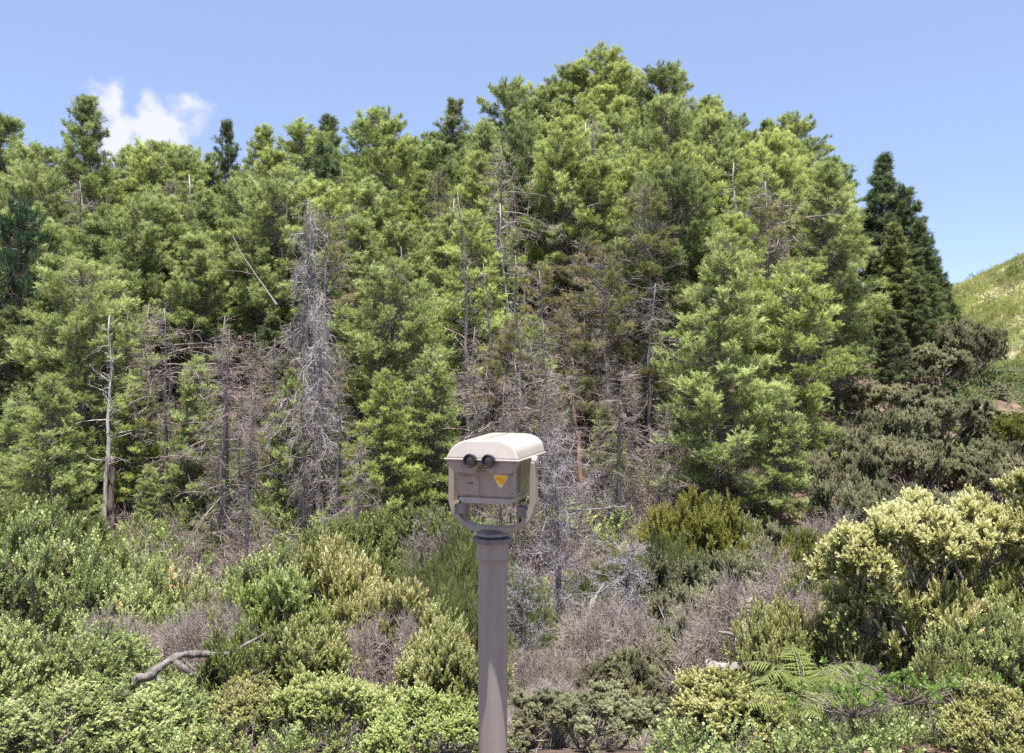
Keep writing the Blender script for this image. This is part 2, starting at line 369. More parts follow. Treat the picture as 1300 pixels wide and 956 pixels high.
# ------------------------------------------------------------------ shrubs (nominal height 1 m)
def shrub(name, seed, TT=None, leafmat='cream', stems=7, levels=6, nch=(2, 3), spread=.55, up=.22, lens=(.24, .20, .17, .14, .12, .10, .08),
          r0=.018, open_=.95, ss=.085, per=3, stem='stem', tintc=.45, twigs=0, flat=1., fol=3, start=None, lines=()):
    global rng
    rng = np.random.default_rng(seed); g = rng
    st, lf = Acc(), Acc()
    P = np.zeros((stems, 3)) + g.normal(size=(stems, 3)) * [.05, .05, 0] + [0, 0, -.06]
    a = np.arange(stems) / stems * 2 * PI + g.random(stems); th = open_ * (.25 + .85 * g.random(stems))
    D = np.stack([np.sin(th) * np.cos(a), np.sin(th) * np.sin(a), np.cos(th) * flat], 1); D = norm(D)
    if start is not None: P = np.array(start[0], float); D = norm(np.array(start[1], float)); stems = len(P)
    for ln, ra, rb in lines: tube(st, ln, np.linspace(ra, rb, len(ln)), 8, .1, .45)
    tint = g.normal(size=stems) * .08; rr = r0
    LP, LD, LT = [], [], []
    for lv in range(levels):
        l = lens[lv] * (.7 + .6 * g.random(len(P))); mid = P + D * l[:, None] * .5 + g.normal(size=P.shape) * l[:, None] * .06
        E = mid + norm(D + g.normal(size=P.shape) * .2) * l[:, None] * .5
        r1 = rr * .72
        k = 5 if lv < 3 else 3
        segs(st, P, mid, rr, rr * .86, k); segs(st, mid, E, rr * .86, r1, k)
        if lv >= levels - fol:
            for q in range(per):
                w = g.random((len(P), 1)); LP.append(P + (E - P) * w)
                LD.append(norm(D * .9 + g.normal(size=P.shape) * .5 + [0, 0, .35])); LT.append(tint + g.normal(size=len(P)) * .07 - .04)
            if twigs:
                for q in range(twigs):
                    w = g.random((len(P), 1)); s0 = P + (E - P) * w
                    segs(st, s0, s0 + norm(D + g.normal(size=P.shape) * .8) * (.05 + .08 * g.random((len(P), 1))), .0022, .0012, 3, .6)
        nc = g.integers(nch[0], nch[1] + 1, len(E)); idx = np.repeat(np.arange(len(E)), nc)
        Dn = norm(norm(E - P)[idx] + g.normal(size=(len(idx), 3)) * spread * .7 + [0, 0, up])
        P = E[idx] + 0.; tint = tint[idx] + g.normal(size=len(idx)) * .04; D = Dn; rr = max(r1, .0022)
        if lv == levels - 1:
            LP.append(E); LD.append(norm(D[np.searchsorted(idx, np.arange(len(E)))] + [0, 0, .3])); LT.append(tint[np.searchsorted(idx, np.arange(len(E)))] + .05)
    out = dict(stems=st.mesh(name + ' stems', M[stem]), H=1., R=.62)
    if TT:
        LP, LD, LT = np.concatenate(LP), np.concatenate(LD), np.concatenate(LT)
        put_shoots(lf, TT, LP, LD, ss * (.7 + .6 * g.random(len(LP))), tintc + LT)
        out['leaves'] = lf.mesh(name + ' leaves', M[leafmat])
    # true size of what was made
    v = np.concatenate(lf.v if TT else st.v); tv = v[int(np.argmax(v[:, 2]))]; out['paz'] = math.atan2(tv[1], tv[0]); out['H'] = float(np.percentile(v[:, 2], 99.5)); out['R'] = float(np.percentile(np.hypot(v[:, 0], v[:, 1]), 94))
    return out

# ------------------------------------------------------------------ object helpers
def obj(name, mesh, parent=None, color=None):
    o = bpy.data.objects.new(name, mesh); COL.objects.link(o)
    if parent is not None: o.parent = parent
    if color: o.color = (*color, 1)
    return o
def empty(name, loc, rz=0, label=None, cat=None, group=None):
    o = bpy.data.objects.new(name, None); COL.objects.link(o); o.location = loc; o.rotation_euler = (0, 0, rz); o.empty_display_size = .2
    if label: o['label'] = label
    if cat: o['category'] = cat
    if group: o['group'] = group
    return o
def tag(o, label=None, cat=None, group=None, kind=None):
    for k, v in (('label', label), ('category', cat), ('group', group), ('kind', kind)):
        if v: o[k] = v
    return o
def plant(name, var, px, py, Y, label, cat, group=None, w=None, color=None, rz=None, lean=0., h=None):
    """a plant rooted on the ground at distance Y whose top reaches height ztop(py, Y)"""
    X = at(px, Y); z = gz(X, Y) - .03
    H = (ztop(py, Y) - z) if h is None else h
    H = max(H, .25)
    s = H / var['H']
    sxy = s if w is None else (w * Y / FPX / 2) / var['R']
    if 'crown' in var: sxy = min(sxy, s * 1.18)
    sxy = max(sxy, s * (.62 if 'leaves' in var or 'stems' in var else .0))
    if rz is None: rz = random.random() * 6.28 if 'paz' not in var else random.choice((-1, 1)) * PI / 2 - var['paz'] + random.uniform(-.5, .5)
    t = empty(name, (X, Y, z), rz, label, cat, group)
    t.scale = (sxy, sxy, s)
    if lean: t.rotation_euler = (0, lean, t.rotation_euler[2])
    for part in ('trunk', 'branches', 'bare_crown', 'stems', 'crown', 'leaves'):
        if part in var: obj(part, var[part], t, color)
    return t

# ------------------------------------------------------------------ setting: ground and far hill
def soil_mat(name, soil, litter, green, gscale=.35, gmix=.45):
    m, nt, N, L = new_mat(name)
    tc = N.new('ShaderNodeTexCoord')
    def noise(s, d=6, rgh=.6):
        n = N.new('ShaderNodeTexNoise'); n.inputs['Scale'].default_value = s; n.inputs['Detail'].default_value = d; n.inputs['Roughness'].default_value = rgh
        L.new(tc.outputs['Object'], n.inputs['Vector']); return n
    def mix(f, a, b):
        x = N.new('ShaderNodeMix'); x.data_type = 'RGBA'; L.new(f, x.inputs[0])
        for i, q in ((6, a), (7, b)):
            if isinstance(q, tuple): x.inputs[i].default_value = (*q, 1)
            else: L.new(q, x.inputs[i])
        return x.outputs[2]
    def step(n, a, b):
        r = N.new('ShaderNodeMapRange'); r.inputs[1].default_value = a; r.inputs[2].default_value = b; r.clamp = True
        L.new(n.outputs['Fac'], r.inputs[0]); return r.outputs[0]
    n1 = noise(.5); n2 = noise(7., 8, .75); n3 = noise(gscale, 7, .65); n4 = noise(38., 5, .7)
    so = mix(n2.outputs['Fac'], tuple(c * .62 for c in soil), tuple(min(1, c * 1.3) for c in soil))
    li = mix(n4.outputs['Fac'], tuple(c * .5 for c in litter), tuple(c * 1.5 for c in litter))
    c = mix(step(n1, .47, .60), li, so)
    gr = mix(n2.outputs['Fac'], tuple(x * .55 for x in green), tuple(x * 1.45 for x in green))
    c = mix(step(n3, 1 - gmix - .06, 1 - gmix + .06), c, gr)
    p = N.new('ShaderNodeBsdfPrincipled'); p.inputs['Roughness'].default_value = .95; p.inputs['Specular IOR Level'].default_value = .1
    L.new(c, p.inputs['Base Color'])
    b = N.new('ShaderNodeBump'); b.inputs['Strength'].default_value = .9; b.inputs['Distance'].default_value = .06
    L.new(n2.outputs['Fac'], b.inputs['Height']); b2 = N.new('ShaderNodeBump'); b2.inputs['Strength'].default_value = .7; b2.inputs['Distance'].default_value = .015
    L.new(n4.outputs['Fac'], b2.inputs['Height']); L.new(b.outputs[0], b2.inputs['Normal']); L.new(b2.outputs[0], p.inputs['Normal'])
    o = N.new('ShaderNodeOutputMaterial'); L.new(p.outputs[0], o.inputs[0])
    return m
M['soil'] = soil_mat('forest soil', (.27, .175, .13), (.13, .095, .078), (.07, .10, .03), gmix=.40)
M['hillground'] = soil_mat('hill grass', (.38, .32, .20), (.30, .265, .14), (.20, .215, .085), gscale=.12, gmix=.5)
def grid_mesh(name, xs, ys, fz, mat):
    X, Y = np.meshgrid(xs, ys); Z = fz(X, Y); nx, ny = len(xs), len(ys)
    v = np.stack([X, Y, Z], -1).reshape(-1, 3)
    i = np.arange(nx * ny).reshape(ny, nx); a, b, c, d = i[:-1, :-1].ravel(), i[:-1, 1:].ravel(), i[1:, 1:].ravel(), i[1:, :-1].ravel()
    acc = Acc(); acc.add(v, np.concatenate([np.stack([a, b, c], 1), np.stack([a, c, d], 1)]), .5)
    return acc.mesh(name, mat, True)
gx = np.concatenate([np.linspace(-900, -80, 14)[:-1], np.linspace(-80, -14, 50)[:-1], np.linspace(-14, 14, 130)[:-1], np.linspace(14, 80, 50)[:-1], np.linspace(80, 900, 14)])
gy = np.concatenate([np.linspace(-300, -4, 10)[:-1], np.linspace(-4, 3, 12)[:-1], np.linspace(3, 30, 180)[:-1], np.linspace(30, 90, 60)[:-1], np.linspace(90, 1200, 24)])
tag(obj('ground', grid_mesh('ground', gx, gy, ground_z, M['soil'])), kind='structure')
# grassy hill beyond the wood, to the right
def hill_z(x, y):
    r = 52 * np.exp(-(((x - 180) / 92.) ** 2 + ((y - 205) / 78.) ** 2)) - 7
    return r + .9 * wob(x, y, 13) + .45 * wob(x + 5, y, 5.) + .16 * wob(x, y + 4, 1.9)
tag(obj('hill', grid_mesh('hill', np.linspace(0, 380, 300), np.linspace(75, 420, 240), hill_z, M['hillground'])), kind='structure')

# ------------------------------------------------------------------ plant kinds
V = {}
V['pineA'] = live_tree('pine', 101, RAD=2.2, nb=150, e1=34, top_up=.2, ss=.22)
V['pineB'] = live_tree('pine', 102, RAD=2.0, nb=140, z0=.2, gap=.18, tintc=.54, e1=40, top_up=.25, ss=.22)
V['pineC'] = live_tree('pine', 103, RAD=2.4, nb=160, z0=.12, e0=8, e1=32, tintc=.47, top_up=.15, gap=.14, ss=.22)
V['pineD'] = live_tree('pine', 104, RAD=2.2, nb=140, prof=prof_wide, e0=14, e1=42, z0=.10, ss=.22)
V['airy'] = live_tree('airy pine', 105, RAD=2.0, nb=100, prof=prof_wide, gap=.2, z0=.2, e0=24, e1=55, ss=.24, dens=.85, leafmat='dark', tintc=.5)
V['coneA'] = live_tree('cone pine', 106, RAD=2.5, nb=190, prof=prof_cone, z0=.03, e0=6, e1=40, gap=.14, leafmat='dark', ss=.26, dens=1.1)
V['coneB'] = live_tree('cone pine', 107, RAD=2.1, nb=180, prof=prof_wide, z0=.04, e0=6, e1=42, gap=.14, leafmat='dark', ss=.25, tintc=.46)
V['featherA'] = live_tree('feathery tree', 108, RAD=2.4, nb=165, prof=prof_wide, z0=.03, e0=16, e1=24, TT=FEATHER, ss=.24, dens=1.15, leafmat='feather', gap=.13, hang=.12, bark='redbark')
V['featherB'] = live_tree('feathery tree', 109, RAD=2.2, nb=165, prof=prof_wide, z0=.04, e0=24, e1=12, TT=FEATHER, ss=.23, dens=1.15, leafmat='feather', gap=.15, hang=.2, bark='redbark', tintc=.54)
V['featherC'] = live_tree('feathery tree', 110, RAD=2.5, nb=170, prof=prof_round, z0=.05, e0=14, e1=26, TT=FEATHER, ss=.23, dens=1.1, leafmat='feather', gap=.15, hang=.15)
V['cedar'] = live_tree('cedar', 111, RAD=3.0, nb=130, prof=prof_cedar, z0=.02, e0=5, e1=30, TT=SOFT, ss=.26, dens=1.25, leafmat='cedar', gap=.04)
V['sickA'] = live_tree('sick tree', 112, RAD=2.5, nb=105, prof=prof_wide, z0=.08, e0=5, e1=25, TT=NEEDLE, ss=.22, dens=.9, leafmat='sick', gap=.1, dead=.62, bark='deadbark')
V['sickB'] = live_tree('sick tree', 113, RAD=2.3, nb=100, prof=prof_round, z0=.12, e0=0, e1=20, TT=NEEDLE, ss=.23, dens=.9, leafmat='sick', gap=.1, dead=.5, bark='deadbark', tintc=.6)
V['deadDroop'] = dead_tree('dead tree', 121, RAD=2.1, nb=180, e0=0, e1=-62, sub=14, sub2=6, twigmat='twig_pale', trunkmat='deadbark', thick=1.35, twig=.6, rt=.16)
V['deadDroopPale'] = dead_tree('dead tree', 122, RAD=1.9, nb=130, e0=-10, e1=-75, sub=12, sub2=5, twigmat='twig_pale', trunkmat='paledead', thick=1.8, twig=.6, rt=.16)
V['deadGrey'] = dead_tree('dead tree', 123, RAD=2.4, nb=120, e0=5, e1=-25, sub=11, sub2=5, twigmat='twig_grey', thick=1.3, prof=prof_round, twig=.55)
V['deadBrown'] = dead_tree('dead tree', 124, RAD=2.4, nb=125, e0=0, e1=-30, sub=11, sub2=5, twigmat='twig_brown', thick=1.3, prof=prof_round, twig=.5, rt=.14)
V['deadThin'] = dead_tree('dead tree', 128, RAD=1.3, nb=120, e0=10, e1=-30, sub=9, sub2=4, trunkmat='deadbark', twigmat='twig_grey', thick=1.0, rt=.10, z0=.08, twig=.42, prof=prof_round)
V['deadThin2'] = dead_tree('dead tree', 129, RAD=1.5, nb=100, e0=25, e1=-10, sub=8, sub2=4, trunkmat='deadbark', twigmat='twig_grey', thick=1.05, rt=.09, z0=.15, twig=.45, prof=prof_wide)
V['deadBare'] = dead_tree('dead tree', 125, RAD=1.3, nb=34, e0=20, e1=10, sub=4, sub2=2, trunkmat='whitewood', twigmat='twig_pale', thick=1.4, rt=.12, z0=.3, wig=.35)
V['deadPole'] = dead_tree('dead tree', 126, RAD=.9, nb=60, e0=40, e1=10, sub=4, sub2=3, trunkmat='deadbark', twigmat='twig_grey', thick=1.2, rt=.09, z0=.15)
V['deadLichen'] = dead_tree('dead tree', 127, RAD=3.6, nb=95, e0=0, e1=18, sub=20, sub2=5, trunkmat='deadbark', twigmat='lichen', thick=1.5, rt=.20, z0=.10, nub=9, prof=lambda t: .25 + .75 * (1 - t) ** .7, twig=.7, wig=.3)
V['creamA'] = shrub('cream shrub', 201, CREAM, 'cream', ss=.075, per=3, levels=6, twigs=1)
V['creamB'] = shrub('cream shrub', 202, CREAM, 'cream', ss=.07, per=4, levels=6, stems=8, tintc=.5, twigs=1, fol=2)
V['creamC'] = shrub('cream shrub', 203, CREAM, 'cream', ss=.066, per=3, levels=6, stems=6, tintc=.38, open_=1.1, twigs=2)
V['creamD'] = shrub('cream shrub', 214, CREAM, 'cream', ss=.062, per=9, levels=6, stems=5, twigs=1, tintc=.52, open_=1.2, fol=2, lens=(.30, .24, .17, .12, .09, .07))
V['lightA'] = shrub('light shrub', 204, ROUND, 'light', ss=.066, per=4, levels=6, stems=8, spread=.75, twigs=2, fol=2)
V['lightB'] = shrub('light shrub', 205, ROUND, 'light', ss=.06, per=5, levels=6, stems=8, spread=.8, tintc=.5, twigs=2, fol=2)
V['midA'] = shrub('green shrub', 206, ROUND, 'mid', ss=.085, per=5, levels=6, stems=8, spread=.7)
V['limeA'] = shrub('lime shrub', 207, ROUND, 'lime', ss=.06, per=6, levels=6, stems=9, spread=.6, tintc=.5, open_=1.1)
V['oliveA'] = shrub('olive shrub', 208, OLIVE, 'olive', ss=.062, per=7, levels=6, nch=(2, 3), stems=8, spread=.55, open_=1.2, fol=2, lens=(.28, .20, .14, .11, .08, .07), tintc=.55)
V['oliveB'] = shrub('olive shrub', 209, OLIVE, 'olive', ss=.058, per=7, levels=6, nch=(2, 3), stems=9, spread=.6, open_=1.05, tintc=.45, fol=2, lens=(.28, .22, .15, .11, .08, .07))
V['fineA'] = shrub('fine shrub', 210, FINE, 'mid', ss=.075, per=5, levels=6, stems=10, spread=.5, tintc=.35)
V['deadBushA'] = shrub('dead bush', 211, None, stems=12, levels=7, nch=(2, 2), spread=.6, stem='twig_grey', twigs=5, r0=.012, open_=1.1)
V['deadBushB'] = shrub('dead bush', 212, None, stems=14, levels=7, nch=(2, 2), spread=.75, stem='twig_brown', twigs=6, r0=.010, open_=1.2)
print({k: (round(v['H'], 2), round(v['R'], 2)) for k, v in V.items() if k[0] not in 'pfs'}, {k: len(v.get('crown', v.get('leaves', v.get('bare_crown', v.get('stems')))).polygons) for k, v in V.items()})

# ------------------------------------------------------------------ the wood: (kind, x of crown, y of top, distance, crown width, label, tint)
G1 = 'living conifers of the hillside wood'
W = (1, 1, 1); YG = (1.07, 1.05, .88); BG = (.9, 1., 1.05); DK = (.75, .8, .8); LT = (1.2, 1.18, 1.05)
trees = [
 # skyline, from left to right
 ('pineB', 8, 148, 56, 110, 'skyline pine cut off by the left edge of the view', DK),
 ('pineD', 102, 122, 46, 122, 'full pine with an open spiky top on the skyline, left of the cloud', W),
 ('pineA', 58, 186, 50, 96, 'skyline pine between the edge pine and the spiky topped one', W),
 ('pineB', 158, 186, 52, 96, 'low skyline pine just under the left end of the cloud', W),
 ('pineA', 205, 180, 50, 110, 'round green pine directly below the middle of the cloud', LT),
 ('airy', 290, 156, 55, 50, 'narrow dark spire poking above the skyline right of the cloud', DK),
 ('pineC', 246, 186, 52, 95, 'skyline pine between the cloud and the narrow dark spire', W),
 ('pineD', 340, 162, 54, 112, 'yellowish pine on the low stretch of skyline right of the narrow spire', YG),
 ('pineA', 385, 158, 56, 90, 'bright yellow green skyline pine behind the great grey dead tree', YG),
 ('airy', 432, 146, 58, 80, 'dark open skyline pine left of the round bushy one', W),
 ('pineC', 488, 136, 52, 118, 'round bushy skyline pine in the left centre, before the notch of sky', LT),
 ('pineB', 548, 165, 58, 80, 'short skyline pine in the notch before the ridge climbs', DK),
 ('airy', 582, 120, 56, 92, 'loose skyline pine with sky showing through its top', W),
 ('pineA', 648, 100, 58, 105, 'broad skyline pine two crowns left of the summit pine', W),
 ('pineB', 697, 112, 60, 80, 'pine pressed against the left side of the summit pine', W),
 ('pineC', 752, 61, 60, 118, 'tallest round headed pine at the summit of the wood', YG),
 ('pineA', 722, 84, 61, 90, 'left shoulder pine of the summit crown', W),
 ('pineA', 784, 84, 61, 92, 'right shoulder pine of the summit crown', YG),
 ('pineA', 842, 80, 58, 130, 'second highest pine, right of the summit pine', W),
 ('pineB', 893, 122, 58, 90, 'pine on the ridge sloping down right of the two summit pines', W),
 ('pineC', 926, 142, 55, 84, 'pine filling the dip right of the summit group', W),
 ('airy', 962, 152, 52, 84, 'pale skyline pine left of the right hand dome', LT),
 ('pineC', 1008, 142, 50, 130, 'yellow green dome shaped pine on the right part of the skyline', YG),
 ('pineB', 1058, 196, 49, 84, 'blue tinged loose pine just left of the dark cone', BG),
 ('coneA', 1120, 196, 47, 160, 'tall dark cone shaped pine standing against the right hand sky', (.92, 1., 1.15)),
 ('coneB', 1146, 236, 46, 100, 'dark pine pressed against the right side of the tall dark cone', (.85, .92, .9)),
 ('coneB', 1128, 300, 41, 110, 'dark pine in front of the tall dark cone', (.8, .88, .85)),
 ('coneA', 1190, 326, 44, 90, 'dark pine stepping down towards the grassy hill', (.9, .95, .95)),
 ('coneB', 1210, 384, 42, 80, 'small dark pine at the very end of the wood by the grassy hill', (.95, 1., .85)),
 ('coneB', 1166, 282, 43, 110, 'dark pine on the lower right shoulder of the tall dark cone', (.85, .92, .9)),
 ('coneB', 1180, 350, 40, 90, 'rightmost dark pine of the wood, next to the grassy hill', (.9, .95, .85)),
 # middle rows
 ('pineC', 45, 205, 42, 120, 'green pine above the blue green cedar at the far left', W),
 ('pineA', 140, 262, 38, 130, 'rounded pine above the feathery tree on the left', LT),
 ('pineB', 196, 248, 36, 110, 'pine with a bare lower trunk between feathery tree and dead thicket', W),
 ('pineD', 262, 244, 42, 120, 'grey green pine behind the top of the dead thicket', W),
 ('pineC', 318, 236, 40, 110, 'dense pine up the slope left of the great grey dead tree', DK),
 ('coneB', 408, 178, 44, 95, 'bluish columnar pine rising behind the great grey dead tree', (1.0, 1.1, 1.15)),
 ('pineA', 470, 232, 40, 125, 'pine with a reddish trunk right of the great grey dead tree', W),
 ('pineD', 530, 218, 42, 105, 'mid slope pine below the notch of sky', YG),
 ('pineA', 612, 190, 46, 130, 'bright green pine on the upper slope left of the pale thin trunks', YG),
 ('pineB', 668, 196, 47, 110, 'pine sprouting around the pale thin trunks', W),
 ('pineC', 725, 165, 50, 130, 'wide pine directly under the summit pine', LT),
 ('pineD', 790, 172, 48, 120, 'pine on the upper slope between the two summit pines', W),
 ('pineA', 848, 190, 46, 120, 'pine with grey dead wood at its heart under the second highest', W),
 ('pineC', 905, 215, 44, 130, 'upper slope pine above the two front conifers', W),
 ('pineD', 960, 238, 42, 120, 'pine below the pale skyline pine on the right', YG),
 ('pineA', 1022, 248, 42, 120, 'brownish green pine under the right hand dome', YG),
 ('pineB', 700, 262, 40, 110, 'lower pine in the centre beneath the pale thin trunks', W),
 ('pineD', 765, 268, 40, 110, 'tufted pine above the brown tangle', LT),
 ('pineA', 828, 290, 37, 105, 'straggly green pine behind the brown tangle', W),
 ('pineC', 880, 300, 36, 110, 'rounded pine between brown tangle and front conifers', LT),
 ('pineD', 645, 322, 33, 90, 'small dark pine behind the bare grey poles', DK),
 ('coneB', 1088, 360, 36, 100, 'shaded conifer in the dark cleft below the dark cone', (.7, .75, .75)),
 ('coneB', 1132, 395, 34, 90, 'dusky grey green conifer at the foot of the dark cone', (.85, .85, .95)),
 # front row
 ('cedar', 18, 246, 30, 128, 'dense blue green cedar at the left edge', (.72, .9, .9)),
 ('coneB', 12, 392, 27, 110, 'dark needled tree under the blue green cedar', W),
 ('featherC', 112, 330, 27, 165, 'big feathery green tree with a white dead stem in front', W),
 ('featherA', 60, 476, 23, 110, 'low feathery tree at the left, below the cedar', W),
 ('featherB', 170, 470, 26.5, 90, 'small feathery tree half buried in grey twigs', YG),
 ('featherA', 592, 268, 31, 135, 'pale green cone shaped tree left of the bare grey poles', LT),
 ('featherC', 508, 330, 27.5, 150, 'tall bright feathery tree left of the binocular viewer', W),
 ('featherA', 486, 470, 24, 120, 'lower bright green tree sweeping down left of the viewer', YG),
 ('featherB', 548, 440, 25, 100, 'feathery tree just behind the upper left of the viewer', W),
 ('featherA', 912, 300, 25, 178, 'large front conifer with a dark hollow base on the right', W),
 ('featherC', 1012, 330, 28, 165, 'pale front conifer beside the dark cleft on the right', LT),
 ('featherB', 990, 490, 24, 120, 'drooping soft needled tree at the foot of the pale front conifer', W),
 ('featherB', 246, 500, 27.5, 74, 'thin green conifer rising inside the left of the grey thicket', W),
 ('featherA', 312, 560, 26.5, 64, 'young conifer at the foot of the grey thicket near the great grey dead tree', LT),
 ('featherB', 190, 590, 25, 60, 'short conifer low in the grey thicket near the red soil', W),
 ('coneB', 345, 400, 31, 70, 'slender dark conifer between the thicket and the great grey dead tree', W),
 ('featherC', 660, 520, 27.5, 80, 'small green conifer behind the right shoulder of the viewer', YG),
 ('featherB', 782, 420, 32, 70, 'green conifer showing through the brown tangle', W),
 ('featherB', 20, 500, 24, 120, 'drooping conifer low at the left edge under the dark needled tree', (.85, .9, .85)),
 ('featherB', 742, 470, 31, 80, 'young green conifer among the brown tangle', W),
]
GD = 'dead trees on the hillside'
deads = [
 ('deadDroop', 386, 252, 25.5, 125, 'great grey dead tree hung with drooping twigs', W),
 ('deadDroopPale', 404, 372, 24.5, 92, 'white bleached dead tree leaning on the great grey one', W),
 ('deadGrey', 214, 392, 26, 130, 'grey twiggy dead tree left of the dark crooked one', W),
 ('deadGrey', 282, 420, 24, 130, 'dark crooked dead tree midway between the white stem and the great grey tree', W),
 ('deadGrey', 330, 440, 27, 100, 'ashy dead tree tucked behind the left of the great grey tree', W),
 ('deadBare', 130, 398, 24.6, 80, 'slim white dead stem in front of the big feathery tree', W),
 ('deadGrey', 452, 560, 22, 90, 'grey dead tree skirting the bright tree left of the viewer', W),
 ('deadPole', 625, 335, 27, 50, 'leftmost of the bare grey poles behind the viewer', W),
 ('deadPole', 652, 326, 26, 56, 'straight dark pole tree rising right behind the viewer', W),
 ('deadPole', 690, 345, 27, 50, 'bare grey pole tree right of the one rising behind the viewer', W),
 ('deadGrey', 620, 470, 26, 130, 'grey thicketed dead tree behind the top of the viewer', W),
 ('deadBare', 664, 232, 42, 40, 'left one of the two pale thin trunks high on the slope', W),
 ('deadBare', 688, 246, 41, 36, 'right one of the two pale thin trunks high on the slope', W),
 ('deadBrown', 705, 470, 26, 120, 'brown dead tree right of the bare grey poles', W),
 ('sickA', 822, 232, 29, 150, 'tall half dead tree full of brown and purple twigs', W),
 ('sickB', 762, 318, 29, 120, 'yellowing tree with rusty twigs left of the tall half dead tree', W),
 ('sickA', 868, 300, 31, 110, 'thin yellowing tree left of the large front conifer', W),
 ('sickB', 716, 390, 28, 90, 'small yellowing tree above the leaning orange trunk', W),
 ('deadBrown', 826, 360, 27.5, 130, 'brown dead tree below the tall half dead tree', W),
 ('deadBrown', 790, 470, 24.5, 120, 'low brown dead tree above the bare red soil', W),
 ('deadGrey', 848, 520, 24, 80, 'dead grey tree against the left of the large front conifer', W),
 ('sickB', 738, 300, 34, 95, 'thin browned tree up the slope left of the tall half dead one', W),
 ('sickA', 690, 330, 30, 90, 'rusty brown twigged tree right of the bare grey poles', (1.1, 1., .9)),
 ('deadBrown', 852, 250, 33, 90, 'leafless brown tree behind the tall half dead one', W),
 ('deadGrey', 786, 300, 31, 90, 'leafless grey tree left of the tall half dead one', W),
 ('sickB', 640, 420, 27, 90, 'dull twiggy tree among the bare grey poles', W),
 ('deadLichen', 712, 556, 14.5, 190, 'lichen crusted dead tree close by, right of the viewer post', W),
 ('deadLichen', 792, 690, 11.5, 200, 'low lichen crusted dead tree in the gully right of the post', W),
 ('deadLichen', 664, 720, 10.5, 150, 'small lichen crusted dead tree right beside the post', W),
]
for i, (k, px, py, Y, w, lab, c) in enumerate(trees):
    nm = 'cedar_tree' if k == 'cedar' else ('pine_tree' if k[0] in 'pa' else 'conifer_tree')
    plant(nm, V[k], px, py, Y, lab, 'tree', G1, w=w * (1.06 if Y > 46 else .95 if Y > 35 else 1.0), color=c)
for k, px, py, Y, w, lab, c in deads:
    plant('dead_tree' if k[:4] == 'dead' else 'dying_tree', V[k], px, py, Y, lab, 'tree', GD, w=w, color=c)
for i in range(46):   # bare grey poles standing between the green crowns
    Y = random.uniform(29, 50); px = random.uniform(90, 1000); X = at(px, Y); z = gz(X, Y); h = random.uniform(6.5, 10.5)
    h = min(h, ztop(float(np.interp(px, [0, 300, 430, 750, 900, 1100], [235, 225, 215, 150, 190, 290])), Y) - z)
    if h < 4: continue
    k = random.choice(['deadPole', 'deadPole', 'deadBare', 'deadGrey', 'sickA'])
    plant('dead_tree', V[k], px, 478 - (z + h - CAMZ) / Y * FPX, Y, 'bare or half bare grey tree threaded between the green crowns of the slope', 'tree', 'bare trees threaded through the living wood', color=W)
for i in range(44):   # thin grey dead trees of the two thickets
    px = random.uniform(140, 470) if i < 17 else random.uniform(585, 845); Y = random.uniform(21.5, 30); py = random.uniform(380, 540) if i < 17 else random.uniform(400, 540)
    plant('dead_tree', V[random.choice(['deadThin', 'deadThin2'])], px, py, Y, 'thin grey dead tree, one of the many veiling the open middle of the slope', 'tree', 'thin dead trees of the grey thickets', color=W)
for i in range(16):   # young green conifers inside the grey thickets
    px = random.uniform(150, 460) if i < 8 else random.uniform(600, 840); Y = random.uniform(25, 31); py = random.uniform(440, 580) if i < 8 else random.uniform(380, 540)
    plant('conifer_tree', V[random.choice(['featherB', 'featherA', 'sickB'])], px, py, Y, 'young green conifer standing half hidden among the thin grey dead trees', 'tree', 'young conifers in the grey thickets', color=W)
# infill behind and between them: no two of these can be told apart in the packed wood
SKX = [-60, 0, 50, 100, 150, 200, 290, 345, 400, 430, 490, 548, 582, 650, 700, 752, 800, 842, 893, 930, 1008, 1058, 1120, 1150, 1175, 1200]
SKY = [150, 158, 188, 165, 188, 182, 195, 190, 170, 175, 155, 185, 165, 125, 130, 95, 110, 100, 135, 160, 170, 215, 240, 310, 375, 430]
n = 0
for Y in np.arange(31, 63, 3.1):
    for px in np.arange(-60, 1190, 3.3 / Y * FPX):
        p = px + random.uniform(-.3, .3) * 3.7 / Y * FPX; y = Y + random.uniform(-1.3, 1.3)
        if 130 < p < 460 and y < 34: continue
        if 590 < p < 850 and y < 36: continue
        if p > 1060 and y > 50 or p > 1165: continue
        X = at(p, y); z = gz(X, y); hmax = ztop(float(np.interp(p, SKX, SKY)) + 4, y) - z
        if hmax < 3.5: continue
        h = min(hmax, random.uniform(6.5, 10.5))
        k = random.choice(['pineA', 'pineB', 'pineC', 'pineD', 'pineA', 'pineD', 'pineB', 'featherC']) if p < 1050 else random.choice(['coneB', 'coneA'])
        py = 478 - (z + h - CAMZ) / y * FPX
        plant('pine_tree', V[k], p, py, y, 'green conifer in the packed inner rows, mostly hidden by the crowns before it', 'tree',
              'inner conifers of the packed wood', color=random.choice([W, YG, LT, W, DK]), w=random.uniform(3.2, 4.6) * (1 if p < 1050 else .6) / y * FPX)
        n += 1
print('infill', n)

